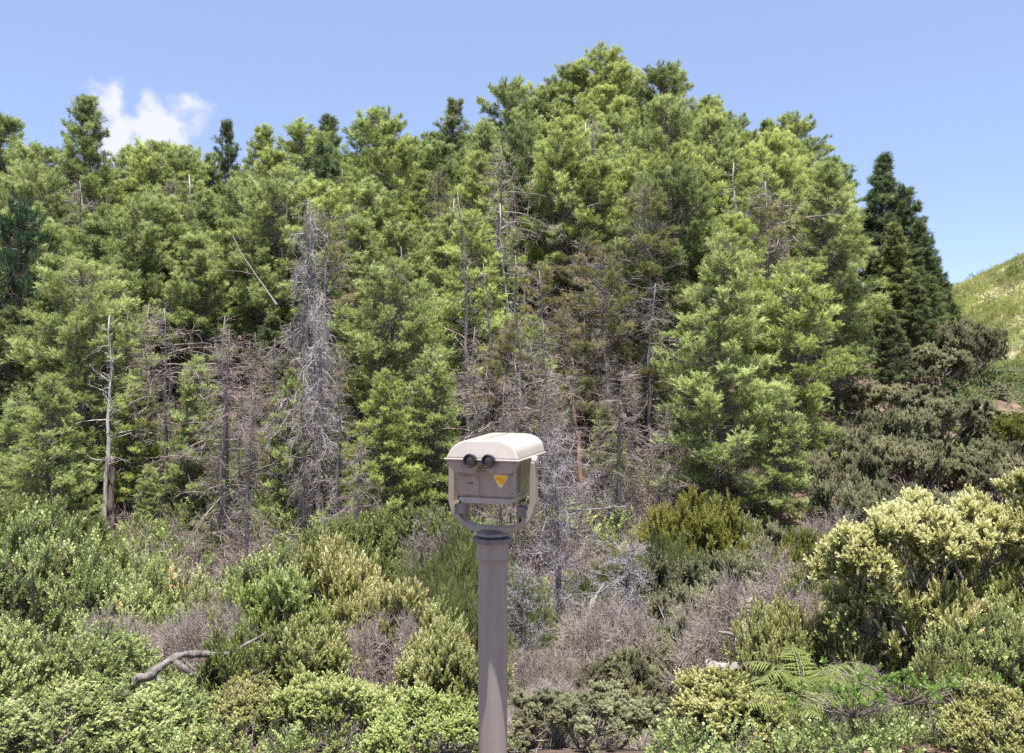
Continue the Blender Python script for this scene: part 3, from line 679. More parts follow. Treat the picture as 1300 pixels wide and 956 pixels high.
# ------------------------------------------------------------------ shrubs
shrubs = [
 # right hand slope of grey green bushes: kind, x, top y, distance, width, label
 ('oliveB', 1212, 412, 38, 84, 'dark rounded bush on the right edge of the wood below the rightmost pine'),
 ('oliveB', 1176, 440, 36, 100, 'shaded bush in the dark corner beneath the rightmost pine'),
 ('oliveA', 1128, 488, 31, 120, 'uppermost pale grey green bush on the right slope'),
 ('oliveA', 1196, 505, 30, 110, 'grey green bush right of the uppermost pale one'),
 ('oliveA', 1252, 520, 32, 110, 'bush below the dark rounded one at the right'),
 ('oliveA', 1292, 500, 40, 70, 'dull bush at the foot of the grassy hill by the right edge'),
 ('limeA', 1292, 528, 30, 66, 'small bright bush on the right edge of the grey green slope'),
 ('oliveB', 1090, 548, 27, 90, 'bush touching the pale front conifer on its right'),
 ('oliveA', 1150, 560, 26, 120, 'bush in the middle of the grey green slope'),
 ('oliveB', 1222, 572, 26, 130, 'broad purplish bush above the big cream tipped shrub'),
 ('oliveB', 1282, 585, 25, 110, 'dark bush behind the top of the big cream tipped shrub'),
 ('oliveA', 1100, 612, 22, 120, 'lowest grey green bush beside the foot of the front conifers'),
 ('oliveA', 1180, 628, 21, 130, 'low bush directly above the left half of the big cream shrub'),
 ('oliveA', 1140, 520, 28, 100, 'pale khaki bush in the upper half of the grey green slope'),
 ('oliveA', 1060, 575, 25, 80, 'small khaki bush half under the pale front conifer'),
 ('oliveB', 1240, 470, 42, 80, 'low dark bush where the wood meets the grassy hill'),
 ('midA', 1275, 470, 46, 60, 'green bush standing alone at the foot of the grassy hill'),
 ('oliveB', 1226, 410, 39, 56, 'dark bush leaning out over the grassy hill beyond the last pine'),
 ('oliveA', 1264, 560, 28, 70, 'khaki bush left of the small bright one at the right edge'),
 ('limeA', 1272, 498, 41, 46, 'little yellow green bush in front of the grassy hill'),
 ('oliveA', 1240, 508, 36, 70, 'greyish bush just below the dark leaning one'),
 ('oliveA', 1300, 468, 48, 60, 'grey bush on the right edge at the base of the hill'),
 ('midA', 1236, 540, 31, 50, 'fresh green bush in the middle of the right slope'),
 ('oliveB', 1270, 650, 20, 120, 'bush hidden behind the right half of the big cream shrub'),
 # middle distance
 ('limeA', 880, 632, 19, 120, 'rounded lime green bush at the foot of the large front conifer'),
 ('oliveA', 965, 668, 19, 100, 'dull green bush right of the lime green one'),
 ('limeA', 1024, 682, 18, 80, 'small yellow green bush under the pale front conifer'),
 ('fineA', 848, 690, 16, 130, 'soft fine leaved green bush in front of the lime green one'),
 ('fineA', 792, 706, 17, 90, 'low fine leaved bush beside the bare red soil'),
 ('oliveA', 905, 708, 14.5, 150, 'dense dark leaved bush below the lime green one'),
 ('oliveA', 862, 752, 12.5, 110, 'dark leaved bush behind the grey fallen branches'),
 ('oliveA', 870, 800, 9.5, 170, 'grey green bush low in the middle, left of the white stump'),
 ('oliveB', 800, 826, 8.5, 140, 'small leaved bush low between post and fern'),
 ('midA', 528, 648, 19, 130, 'leafy green bush left of the viewer yoke'),
 ('midA', 470, 664, 18, 90, 'green bush under the great grey dead tree'),
 ('fineA', 584, 690, 12.5, 110, 'fine leaved green bush left of the post'),
 ('fineA', 560, 742, 9.5, 100, 'bright soft bush low beside the post'),
 ('midA', 30, 640, 19, 110, 'leafy bush at the left edge below the low feathery tree'),
 ('midA', 92, 662, 18, 120, 'bush left of the dark burnt looking trunks'),
 ('lightA', 28, 662, 11, 170, 'pale green bush at the left edge, highest of the foreground leaves'),
 ('lightB', 180, 730, 10, 80, 'upright pale green bush before the grey thicket'),
 # left foreground
 ('lightB', 48, 700, 6.8, 230, 'large pale green shrub filling the left edge of the foreground'),
 ('lightA', 165, 748, 7.0, 200, 'spreading pale green shrub above the weathered log'),
 ('lightB', 110, 806, 5.3, 220, 'pale green shrub low at the left in front of the larger one'),
 ('lightA', 8, 790, 4.9, 200, 'nearest pale green shrub at the lower left corner'),
 ('lightA', 205, 868, 4.6, 190, 'pale green shrub in front of the weathered log'),
 ('lightB', 60, 884, 4.2, 220, 'leafy shrub along the bottom edge at the left'),
 ('creamC', 250, 752, 7.2, 120, 'straw coloured shrub above the right end of the weathered log'),
 ('lightA', 318, 714, 8.6, 120, 'yellow green shrub with airy sprigs before the great grey dead tree'),
 ('creamA', 425, 690, 7.2, 150, 'tallest cream tipped shrub of the left centre'),
 ('creamB', 366, 722, 6.6, 150, 'cream tipped shrub left of the tallest one'),
 ('creamA', 388, 786, 5.6, 160, 'low cream tipped shrub in front of the left centre group'),
 ('creamC', 310, 796, 5.3, 150, 'cream tipped shrub right of the weathered log'),
 ('creamB', 498, 738, 6.4, 160, 'cream tipped shrub between the tallest one and the post'),
 ('lightA', 540, 776, 7.4, 130, 'yellow green shrub behind the ones beside the post'),
 ('creamA', 560, 806, 5.4, 150, 'cream tipped shrub touching the left of the post'),
 ('creamB', 420, 858, 4.6, 190, 'cream tipped shrub at the bottom edge left of the post'),
 ('creamC', 300, 874, 4.5, 170, 'cream tipped shrub at the bottom edge beyond the log'),
 ('creamB', 548, 892, 4.3, 170, 'cream tipped shrub at the foot of the post on its left'),
 # right foreground
 ('creamC', 1085, 705, 6.6, 110, 'cream tipped shrub behind the left of the gnarled one'),
 ('creamD', 1236, 620, 6.1, 150, 'tallest cream tipped shrub at the right, highest of the foreground'),
 ('creamD', 1180, 712, 6.5, 110, 'cream tipped shrub filling the gap between the two tallest at the right'),
 ('creamA', 1000, 775, 6.0, 120, 'cream tipped shrub above the fern'),
 ('creamC', 962, 772, 5.9, 110, 'sparse cream shrub behind the white stump'),
 ('creamA', 1062, 772, 5.9, 120, 'cream tipped shrub between fern and gnarled shrub'),
 ('creamA', 1282, 726, 5.6, 140, 'cream tipped shrub cut by the right edge'),
 ('lightB', 1262, 768, 5.3, 130, 'green leaved shrub low at the right edge'),
 ('creamC', 1220, 826, 4.9, 140, 'straggly cream shrub behind the fleshy leaved plant'),
 ('creamA', 926, 868, 4.6, 180, 'cream tipped shrub at the bottom edge left of the fern'),
 ('oliveA', 750, 884, 4.6, 200, 'dull small leaved shrub at the bottom edge right of the post'),
 ('creamB', 1278, 880, 4.2, 160, 'cream tipped shrub at the lower right corner'),
]
deadbush = [
 ('deadBushA', 486, 782, 5.9, 170, 'grey twig bush surrounded by cream tipped shrubs'),
 ('deadBushA', 262, 770, 6.2, 120, 'grey twig bush behind the weathered log'),
 ('deadBushA', 1030, 722, 7.0, 170, 'silvery twig bush left of the big cream tipped shrub'),
 ('deadBushA', 1196, 792, 6.3, 170, 'pale twig bush seen through the stems of the gnarled shrub'),
 ('deadBushB', 1090, 846, 5.0, 110, 'brown twig bush under the big cream tipped shrub'),
 ('deadBushB', 880, 776, 10, 150, 'brown twig bush among the dark leaved bushes'),
 ('deadBushA', 770, 770, 9.5, 190, 'grey twig bush under the low lichen crusted tree'),
 ('deadBushA', 690, 822, 7.2, 130, 'grey twig bush just right of the post'),
 ('deadBushA', 975, 735, 6.8, 120, 'silvery twig bush above the white stump'),
 ('deadBushA', 1060, 760, 6.1, 120, 'silvery twig bush between fern and gnarled shrub'),
 ('deadBushB', 705, 872, 5.0, 170, 'dark twig bush at the bottom right of the post'),
 ('deadBushB', 560, 664, 18, 120, 'dark twig bush behind the yoke of the viewer'),
 ('deadBushB', 976, 706, 17, 110, 'dark twig bush under the front conifers'),
 ('deadBushA', 150, 780, 6.2, 110, 'pale twig bush inside the pale green shrubs'),
 ('deadBushB', 1070, 650, 21, 90, 'purple brown twig bush at the foot of the grey green slope'),
]
SHT = [(1, 1, 1), (.86, 1., .78), (1.04, .98, .95), (.93, 1, .85)]
for i, (k, px, py, Y, w, lab) in enumerate(shrubs):
    plant('shrub', V[k], px, py, Y, lab, 'shrub', 'leafy shrubs', w=w, color=SHT[(i * 7 + 3) % 4] if k[:5] == 'cream' and px < 700 else ((1., 1., .95) if i % 2 else (1.08, 1.04, 1.02)))
for k, px, py, Y, w, lab in deadbush: plant('dead_bush', V[k], px, py, Y, lab, 'bush', 'leafless twig bushes', w=w)

# ------------------------------------------------------------------ undergrowth nobody could count
rng = np.random.default_rng(900)
def small_clump(n, l, up, rad, seed):
    g = np.random.default_rng(seed); a = Acc(); global rng
    old = rng; rng = g
    P = g.normal(size=(n, 3)) * [rad, rad, 0]; D = norm(g.normal(size=(n, 3)) * .7 + [0, 0, up]); E = P + D * l * (.5 + g.random((n, 1)))
    segs(a, P, E, .008, .004, 3)
    for q in range(3):
        w = .25 + .75 * g.random((n, 1)); s = P + (E - P) * w
        segs(a, s, s + norm(D + g.normal(size=(n, 3)) * .9) * l * .4, .005, .002, 3, .6)
    rng = old
    return np.concatenate(a.v).astype(float), np.concatenate(a.f), np.concatenate(a.t) - .5
def leaf_clump(n, l, TT, rad, seed, s):
    g = np.random.default_rng(seed); a = Acc(); global rng
    old = rng; rng = g
    P = g.normal(size=(n, 3)) * [rad, rad, rad * .6] + [0, 0, rad * .8]; D = norm(P + g.normal(size=(n, 3)) * .3 + [0, 0, .5])
    put_shoots(a, TT, P, D, s, .0 + g.normal(size=n) * .08); rng = old
    return np.concatenate(a.v).astype(float), np.concatenate(a.f), np.concatenate(a.t)
def spread_stuff(name, T, mat, pts, s0, s1, tintc=.5, tints=.1):
    a = Acc(); k = rng.integers(0, len(T), len(pts)); n = len(pts)
    A = norm(rng.normal(size=(n, 3)) * .18 + [0, 0, 1]); S = s0 + (s1 - s0) * rng.random(n); t = tintc + rng.normal(size=n) * tints
    for i in range(len(T)):
        q = k == i; scatter(a, T[i], pts[q], A[q], S[q], t[q])
    tag(obj(name, a.mesh(name, mat)), kind='stuff')
def ground_pts(n, y0, y1, p0=-60, p1=1360, keep=None, bias=1.):
    Y = y0 + (y1 - y0) * rng.random(n) ** bias; p = p0 + (p1 - p0) * rng.random(n); X = at(p, Y)
    if keep is not None:
        q = keep(X, Y, p); X, Y = X[q], Y[q]
    return np.stack([X, Y, ground_z(X, Y) - .02], 1)
TW = [small_clump(26, .55, .8, .16, i) for i in (1, 2, 3)]
LC = [leaf_clump(22, 1, ROUND, .20, i, .16) for i in (4, 5)]
FC = [leaf_clump(26, 1, FINE, .20, i, .20) for i in (6, 7)]
spread_stuff('dead_brush', TW, M['twig_grey'], ground_pts(1500, 11, 32, 100, 900, bias=.8), .7, 1.7)
spread_stuff('brown_brush', TW, M['twig_brown'], ground_pts(900, 9, 30, 0, 1150, bias=.8), .5, 1.1)
def patch(X, Y, p): return wob(X + 30, Y, 1.9) > .1
spread_stuff('undergrowth', LC, M['mid'], ground_pts(2200, 8.5, 30, keep=patch, bias=.8), .5, 1.2, .4)
spread_stuff('low_heath', FC, M['mid'], ground_pts(1500, 6, 24, keep=lambda X, Y, p: wob(X, Y + 11, 2.2) > .0, bias=.8), .5, 1.2, .35)
spread_stuff('ground_cover', LC, M['light'], ground_pts(1300, 3.9, 9.5, keep=lambda X, Y, p: wob(X, Y, .8) > -.2), .22, .5, .45)
spread_stuff('near_twigs', TW, M['twig_grey'], ground_pts(900, 4.2, 9.5), .12, .34)
spread_stuff('young_growth', FC + LC, M['feather'], ground_pts(800, 20, 31, 60, 900, keep=lambda X, Y, p: wob(X + 3, Y + 2, 1.6) > -.1), 1.2, 2.6, .5)
spread_stuff('slope_undergrowth', LC, M['dark'], ground_pts(1600, 28, 56), .9, 2.0, .5)
# scrub on the far hill
def hill_pts(n, lo, s, off):
    Y = 95 + 255 * rng.random(n) ** 1.3; X = Y * (.46 + .26 * rng.random(n))
    q = rng.random(n) < lo + (1 - lo) * np.clip(.5 + 1.2 * wob(X + off, Y, s), 0, 1); X, Y = X[q], Y[q]
    return np.stack([X, Y, hill_z(X, Y)], 1)
hp1 = hill_pts(26000, .22, 7., 0); spread_stuff('hill_scrub', LC, M['hillgreen'], hp1, .9, 3.0, .5 + .22 * wob(hp1[:, 0], hp1[:, 1] + 9, 5.), .14)
hp2 = hill_pts(14000, .15, 5., 40); spread_stuff('hill_tussocks', FC, M['hillgrass'], hp2, 1.0, 2.2, .5, .16)
hp3 = hill_pts(900, .02, 11., 90); spread_stuff('hill_bushes', LC, M['dark'], hp3, 2.6, 5.2, .55, .12)

# ------------------------------------------------------------------ the coin operated binocular viewer
import bmesh
M['paint'] = plain_mat('beige enamel', (.345, .305, .270), rough=.42, noise=.02, scale=9, coat=.15)
M['paintpost'] = plain_mat('taupe enamel', (.275, .228, .205), rough=.42, noise=.03, scale=7)
M['paintbody'] = plain_mat('taupe body enamel', (.29, .242, .202), rough=.36, noise=.03, coat=.25)
M['darkmetal'] = plain_mat('dark cast metal', (.20, .175, .175), rough=.45, metal=.3)
M['rubber'] = plain_mat('black rubber', (.022, .018, .024), rough=.35)
M['lensglass'] = plain_mat('coated lens', (.03, .022, .03), rough=.05, spec=1., noise=0, bump=0, coat=1.)
M['yellow'] = plain_mat('yellow decal', (.85, .58, .03), rough=.4, noise=.04)
M['orange'] = plain_mat('orange decal', (.80, .33, .01), rough=.4, noise=.04)
M['decaledge'] = plain_mat('pale decal edge', (.62, .56, .42), rough=.5, noise=.04)
VZ = 0.
vr = empty('coin_binocular_viewer', (-.072, 3.10, 0), 0, 'beige coin operated binocular viewer on a taupe post at the lookout edge', 'binocular viewer')
def bm_obj(name, bm, mat, parent, smooth=False, bevel=0., seg=2, ang=35, rot=None, loc=None):
    me = bpy.data.meshes.new(name); bmesh.ops.recalc_face_normals(bm, faces=bm.faces); bm.to_mesh(me); bm.free(); me.materials.append(mat)
    if smooth:
        for p in me.polygons: p.use_smooth = True
    o = obj(name, me, parent)
    if bevel:
        b = o.modifiers.new('bevel', 'BEVEL'); b.width = bevel; b.segments = seg; b.limit_method = 'ANGLE'; b.angle_limit = R(ang); b.harden_normals = False
    if smooth:
        e = o.modifiers.new('ws', 'WEIGHTED_NORMAL'); e.keep_sharp = True
    if loc: o.location = loc
    if rot: o.rotation_euler = rot
    return o
def lathe(bm, prof, n=40, x=0, y=0):
    rings = []
    for r, z in prof:
        rings.append([bm.verts.new((x + r * math.cos(2 * PI * i / n), y + r * math.sin(2 * PI * i / n), z)) for i in range(n)] if r > 1e-6 else [bm.verts.new((x, y, z))])
    for a, b in zip(rings, rings[1:]):
        for i in range(n):
            j = (i + 1) % n
            q = [a[i % len(a)], a[j % len(a)], b[j % len(b)], b[i % len(b)]]
            u = []
            for v in q:
                if v not in u: u.append(v)
            if len(u) > 2: bm.faces.new(u)
def extrude_profile(bm, pts, y0, y1, f=lambda x, z, y: (x, y, z)):
    a = [bm.verts.new(f(x, z, y0)) for x, z in pts]; b = [bm.verts.new(f(x, z, y1)) for x, z in pts]; n = len(pts)
    for i in range(n): bm.faces.new((a[i], a[(i + 1) % n], b[(i + 1) % n], b[i]))
    bm.faces.new(a); bm.faces.new(b[::-1])
def boxb(bm, x0, x1, y0, y1, z0, z1): extrude_profile(bm, [(x0, z0), (x1, z0), (x1, z1), (x0, z1)], y0, y1)
# post, foot, collar, flange, turntable (upright, not turned with the head)
b = bmesh.new(); lathe(b, [(0, 0), (.0545, 0), (.0545, .985), (0, .985)]); bm_obj('post', b, M['paintpost'], vr, True, .001)
b = bmesh.new(); lathe(b, [(0, -.01), (.15, -.01), (.15, .014), (.06, .018), (0, .018)]); ft = bm_obj('foot_plate', b, M['paintpost'], vr, True, .002)
for i in range(4):
    b = bmesh.new(); lathe(b, [(0, .014), (.014, .014), (.014, .026), (0, .03)], 6, .115 * math.cos(i * PI / 2 + .7), .115 * math.sin(i * PI / 2 + .7)); bm_obj('bolt', b, M['darkmetal'], ft)
b = bmesh.new(); lathe(b, [(0, .968), (.0585, .968), (.0635, .975), (.0635, .979), (.0610, .982), (.0615, 1.034), (0, 1.034)]); bm_obj('collar', b, M['paintpost'], vr, True, .001)
b = bmesh.new(); lathe(b, [(0, 1.034), (.074, 1.034), (.077, 1.038), (.077, 1.046), (.072, 1.050), (0, 1.050)]); bm_obj('flange', b, M['darkmetal'], vr, True, .001)
b = bmesh.new(); lathe(b, [(0, 1.050), (.052, 1.050), (.062, 1.058), (.060, 1.068), (.040, 1.078), (0, 1.080)]); bm_obj('turntable', b, M['darkmetal'], vr, True, .001)
HEAD = R(-17.5)
def hp(name, bm, mat, parent, **k):
    """a part of the swivelling head; top parts are turned once, their own children are built unturned"""
    o = bm_obj(name, bm, mat, parent, **k)
    if parent is vr:
        o.rotation_euler = (0, 0, HEAD)
        if name in ('body', 'cover', 'eyepiece_shield'): o.location = (.014, 0, 0)
    return o
# yoke: rounded U of flat bar
path = [(-.158, 1.335)]
zc, rc, hx = 1.185, .105, .158
path.append((-.160, zc))
for i in range(1, 12):
    a = PI + i / 12 * PI / 2; path.append((-hx + rc + rc * math.cos(a), zc + rc * math.sin(a)))
path.append((-hx + rc, zc - rc)); path.append((0, zc - rc - .002)); path.append((hx - rc, zc - rc))
for i in range(1, 12):
    a = 1.5 * PI + i / 12 * PI / 2; path.append((hx - rc + rc * math.cos(a), zc + rc * math.sin(a)))
path += [(.160, zc), (.158, 1.335)]
def bar(path, hw, th):
    b = bmesh.new(); P = np.array(path); d = np.gradient(P, axis=0); d /= np.linalg.norm(d, axis=1)[:, None]; nrm = np.stack([-d[:, 1], d[:, 0]], 1)
    rings = []
    for p, q in zip(P, nrm):
        i_ = p + q * th; o_ = p - q * th
        rings.append([b.verts.new((o_[0], -hw, o_[1])), b.verts.new((i_[0], -hw, i_[1])), b.verts.new((i_[0], hw, i_[1])), b.verts.new((o_[0], hw, o_[1]))])
    for r0, r1 in zip(rings, rings[1:]):
        for i in range(4): b.faces.new((r0[i], r0[(i + 1) % 4], r1[(i + 1) % 4], r1[i]))
    b.faces.new(rings[0]); b.faces.new(rings[-1][::-1]); return b
yk = hp('yoke', bar(path, .023, .0115), M['paintbody'], vr, smooth=True, bevel=.004, seg=3, ang=50)
for s in (-1, 1):
    b = bmesh.new(); lathe(b, [(0, -.011), (.017, -.011), (.0195, -.006), (.0195, .006), (.017, .011), (0, .012)], 28)
    hp('pivot_knob', b, M['paint'], yk, smooth=True, bevel=.001, loc=(s * .163, 0, 1.338), rot=(0, R(90) * s, 0))
    b = bmesh.new(); extrude_profile(b, [(s * .098, 1.130), (s * .146, 1.130), (s * .140, 1.158), (s * .128, 1.170), (s * .098, 1.172)], -.024, .024)
    bl = hp('stop_block', b, M['darkmetal'], yk, bevel=.004)
    b = bmesh.new(); boxb(b, -.0 + s * .104 - .004, s * .104 + .004, -.020, .020, 1.098, 1.130); hp('stop_bracket', b, M['darkmetal'], yk, bevel=.001)
# body
b = bmesh.new()
boxb(b, -.1075, .1075, -.125, .150, 1.214, 1.352)
body = hp('body', b, M['paintbody'], vr, bevel=.006, seg=3)
b = bmesh.new(); extrude_profile(b, [(-.106, 1.213), (.106, 1.213), (.100, 1.196), (.085, 1.190), (-.085, 1.190), (-.100, 1.196)], -.121, .146); hp('bottom_tray', b, M['paint'], body, bevel=.003)
b = bmesh.new(); boxb(b, -.1005, -.022, -.1285, -.126, 1.222, 1.290); dr = hp('coin_door', b, M['paintbody'], body, bevel=.0012)
b = bmesh.new(); lathe(b, [(0, 0), (.0042, 0), (.0042, .0012), (0, .0016)], 18); hp('lock', b, M['darkmetal'], dr, loc=(-.031, -.1285, 1.282), rot=(R(90), 0, 0))
for x_, z_ in ((-.1, .0), (.1, .0)):
    for zz in (1.232, 1.300):
        b = bmesh.new(); lathe(b, [(0, 0), (.0034, 0), (.0034, .001), (.0022, .0018), (0, .0012)], 14); hp('screw', b, M['darkmetal'], body, loc=(x_ * 1.02, -.125, zz), rot=(R(90), 0, 0))
b = bmesh.new(); boxb(b, -.062, -.046, -.1300, -.1284, 1.262, 1.266); hp('coin_slot', b, M['rubber'], dr)
b = bmesh.new(); boxb(b, -.1076, .1076, -.1266, -.1250, 1.2172, 1.2190); hp('lower_seam', b, M['darkmetal'], body)
# side panel: mirrors the bushes, their reflected green also put in its colour
b = bmesh.new(); boxb(b, .1085, .1105, -.088, .120, 1.228, 1.335)
hp('side_panel', b, plain_mat('polished panel with reflected green', (.36, .38, .28), rough=.16, metal=.75, noise=.04), body, bevel=.001)
# decal: blunt triangle pointing down
def tri(cx, cz, w_, h_, rnd):
    P = [(-w_ / 2, h_ / 2), (w_ / 2, h_ / 2), (0, -h_ / 2)]; out = []
    for i in range(3):
        p = np.array(P[i]); a = np.array(P[i - 1]) - p; c = np.array(P[(i + 1) % 3]) - p; a /= np.linalg.norm(a); c /= np.linalg.norm(c)
        for t in np.linspace(0, 1, 6):
            q = p + a * rnd * (1 - t) ** 2 + c * rnd * t ** 2; out.append((cx + q[0], cz + q[1]))
    return out
b = bmesh.new(); extrude_profile(b, tri(.058, 1.272, .068, .054, .015), -.1268, -.1256); dc = hp('arrow_badge', b, M['decaledge'], body)
b = bmesh.new(); extrude_profile(b, tri(.058, 1.2735, .056, .043, .012), -.1278, -.1268); hp('yellow_field', b, M['yellow'], dc)
b = bmesh.new(); extrude_profile(b, [(.058 + x * .9, 1.2745 + z) for x, z in ((-.020, .010), (-.004, .015), (.012, .006), (.020, .012), (.014, -.006), (.002, -.014), (-.004, -.004))], -.1286, -.1278); hp('orange_mark', b, M['orange'], dc)
# cover: domed lid with a lip
def lid(hw, zlo, zhi, rr, n=9):
    P = [(-hw, zlo)]
    for i in range(n + 1):
        a = PI - i / n * PI / 2 * .97; P.append((-hw + .004 + rr + rr * math.cos(a), zhi - rr * .62 + rr * .62 * math.sin(a)))
    for x, z in reversed(P[1:]): P.append((-x, z))
    P.append((hw, zlo)); return P
b = bmesh.new(); extrude_profile(b, lid(.138, 1.356, 1.428, .078), -.170, .185, lambda x, z, y: (x * (1 - .12 * max(0, z - 1.36) / .07 * (y < 0)), y + (.022 if y < 0 else -.01) * (z - 1.356) / .072, z - (.006 if y < 0 else 0) * (z > 1.37)))
cover = hp('cover', b, M['paint'], vr, smooth=True, bevel=.007, seg=3, ang=40)
b = bmesh.new(); boxb(b, -.1425, .1425, -.1745, .1895, 1.349, 1.357); hp('cover_lip', b, M['paint'], cover, bevel=.003, seg=3)
b = bmesh.new(); boxb(b, -.0015, .0015, -.146, .174, 1.4275, 1.4292); hp('cover_seam', b, M['paintbody'], cover)
# shield under the lid with the nose notch
b = bmesh.new()
extrude_profile(b, [(-.132, 1.349), (-.126, 1.330), (-.108, 1.306), (-.030, 1.304), (-.012, 1.330), (.0, 1.336), (.012, 1.330), (.030, 1.304), (.108, 1.306), (.126, 1.330), (.132, 1.349)], -.166, -.127)
sh = hp('eyepiece_shield', b, M['paintbody'], vr, bevel=.003)
for x in (-.078, .078 - .010):
    b = bmesh.new(); boxb(b, x, x + .003, -.1690, -.166, 1.309, 1.347); hp('rib', b, M['paint'], sh, bevel=.0008)
for x in (-.0345, .0345):
    b = bmesh.new(); lathe(b, [(0, 0), (.0215, 0), (.0225, .010), (.0250, .018), (.0250, .025), (.0232, .029), (.0190, .029), (.0165, .023), (.0160, .018), (0, .018)], 40)
    ey = hp('eyepiece', b, M['rubber'], vr, smooth=True, bevel=.0006)
    # turned by hand: placed on the swivelled front face
    c_, s_ = math.cos(HEAD), math.sin(HEAD); lx, ly = x - .001, -.171
    ey.location = (.014 + lx * c_ - ly * s_, lx * s_ + ly * c_, 1.352); ey.rotation_euler = (R(90), 0, HEAD)
    b = bmesh.new(); lathe(b, [(0, .0205), (.0155, .0185), (.0155, .0182), (0, .0182)], 32); hp('lens', b, M['lensglass'], ey, smooth=True)
    b = bmesh.new(); lathe(b, [(.0105, .0215), (.0125, .0228), (.0135, .0215), (.0105, .0200)], 32); hp('lens_ring', b, M['darkmetal'], ey, smooth=True)

# ------------------------------------------------------------------ logs, stumps, fallen wood
def wood(name, pts, r0, r1, mat, label, cat, knots=5, forks=(), k=10, seed=3):
    global rng; rng = np.random.default_rng(seed)
    a = Acc(); P = np.array(pts, float); n = 46; u = np.linspace(0, 1, len(P)); uu = np.linspace(0, 1, n)
    Q = np.stack([np.interp(uu, u, P[:, i]) for i in range(3)], 1) 
    wv = np.cumsum(rng.normal(size=(n, 3)), 0) * r0 * .10; wv -= uu[:, None] * wv[-1]; Q = Q + wv
    sw = 1 + .22 * np.interp(uu, np.linspace(0, 1, 12), rng.normal(size=12))
    tube(a, Q, (r0 + (r1 - r0) * uu) * sw, 14, .10)
    o = tag(obj(name, a.mesh(name, M[mat], True)), label, cat)
    for i, (t, dv, l, r) in enumerate(forks):
        c = np.array([np.interp(t, uu, Q[:, j]) for j in range(3)]); dv = np.array(dv, float) / np.linalg.norm(dv)
        mid = c + dv * l * .5 + rng.normal(size=3) * l * .08; e = c + dv * l + rng.normal(size=3) * l * .1
        b_ = Acc(); tube(b_, [c, mid, e], [r, r * .75, r * .3], 7, .12); obj('branch', b_.mesh('branch', M[mat], True), o)
    return o
def P3(px, py, Y): return (at(px, Y), Y, ztop(py, Y))
M['log'] = bark_mat('weathered grey wood', (.07, .058, .05), (.30, .265, .24), scale=26, stretch=.6, bump=1.)
wood('log', [P3(165, 868, 4.75), P3(192, 858, 4.8), P3(214, 838, 4.9), P3(232, 829, 5.0), P3(270, 831, 5.15)], .028, .015, 'log', 'weathered crooked log lying under the shrubs at the lower left', 'log',
     forks=[(.55, (.4, .3, -.7), .30, .022), (.9, (1, .5, .2), .35, .02), (.3, (.6, .4, -.9), .28, .018)], seed=31)
wood('fallen_branch', [P3(728, 812, 9.6), P3(744, 790, 9.9), P3(752, 765, 10.3), P3(766, 742, 10.9)], .032, .02, 'log', 'thick whitish broken branch slanting in the gully right of the post', 'branch', forks=[(.8, (1, .2, .5), .4, .02)], seed=32)
wood('stump', [P3(938, 822, 6.1), P3(941, 800, 6.15), P3(947, 778, 6.2), P3(951, 760, 6.25)], .042, .022, 'paledead', 'slim white upright stump before the dark leaved bushes', 'stump', forks=[(.15, (-.9, .2, .3), .18, .02), (.2, (.9, -.1, .3), .14, .02)], seed=33)
wood('fallen_branch', [P3(895, 846, 5.9), P3(925, 850, 5.8), P3(958, 838, 5.9)], .035, .02, 'paledead', 'short grey broken branch lying at the foot of the white stump', 'branch', seed=34)
wood('leaning_trunk', [P3(738, 640, 25), P3(735, 560, 26), P3(728, 510, 27), P3(716, 462, 28)], .075, .035, 'redbark', 'bare orange brown trunk leaning among the dead trees', 'trunk', seed=35)
wood('leaning_trunk', [P3(352, 388, 30), P3(330, 356, 30.4), P3(305, 320, 30.8), P3(296, 300, 31)], .04, .015, 'stem', 'dark bare stem leaning left above the great grey dead tree', 'trunk', forks=[(.4, (-1, 0, .1), 1.3, .014), (.7, (-1, .2, -.2), 1.0, .012)], seed=36)
wood('bare_trunk', [P3(140, 760, 24.6), P3(142, 690, 24.7), P3(141, 640, 24.8), P3(143, 580, 24.9)], .11, .07, 'bark', 'dark slender trunk beside the red soil at the left', 'trunk', seed=37)
wood('dead_branch', [P3(1205, 872, 5.2), P3(1192, 845, 5.3), P3(1196, 812, 5.4), P3(1215, 790, 5.5)], .02, .012, 'paledead', 'curved pale stem at the base of the tallest cream shrub', 'stem', seed=38)
# gnarled shrub with strong forked stems, lower right
root = P3(1186, 858, 5.6)
glines = [([root, P3(1172, 826, 5.6), P3(1152, 808, 5.6), P3(1136, 786, 5.6), P3(1120, 764, 5.6)], .030, .012),
          ([P3(1160, 814, 5.6), P3(1172, 796, 5.65), P3(1174, 770, 5.7), P3(1168, 745, 5.7)], .020, .009),
          ([P3(1204, 800, 5.7), P3(1214, 778, 5.75), P3(1230, 752, 5.8), P3(1246, 732, 5.8)], .028, .013),
          ([P3(1226, 758, 5.8), P3(1222, 735, 5.8), P3(1210, 712, 5.8)], .018, .009),
          ([root, P3(1192, 828, 5.65), P3(1204, 800, 5.7)], .030, .028),
          ([P3(1246, 732, 5.8), P3(1262, 716, 5.85), P3(1272, 704, 5.9)], .014, .008)]
gp = [np.array(l[0][-1]) for l in glines if l[2] < .02]; gdir = [norm(np.array(l[0][-1]) - np.array(l[0][-2])) for l in glines if l[2] < .02]
gp += [np.array(P3(1136, 786, 5.6)), np.array(P3(1152, 808, 5.6)), np.array(P3(1174, 770, 5.7)), np.array(P3(1230, 752, 5.8)), np.array(P3(1120, 764, 5.6)), np.array(P3(1168, 745, 5.7)), np.array(P3(1246, 732, 5.8))]
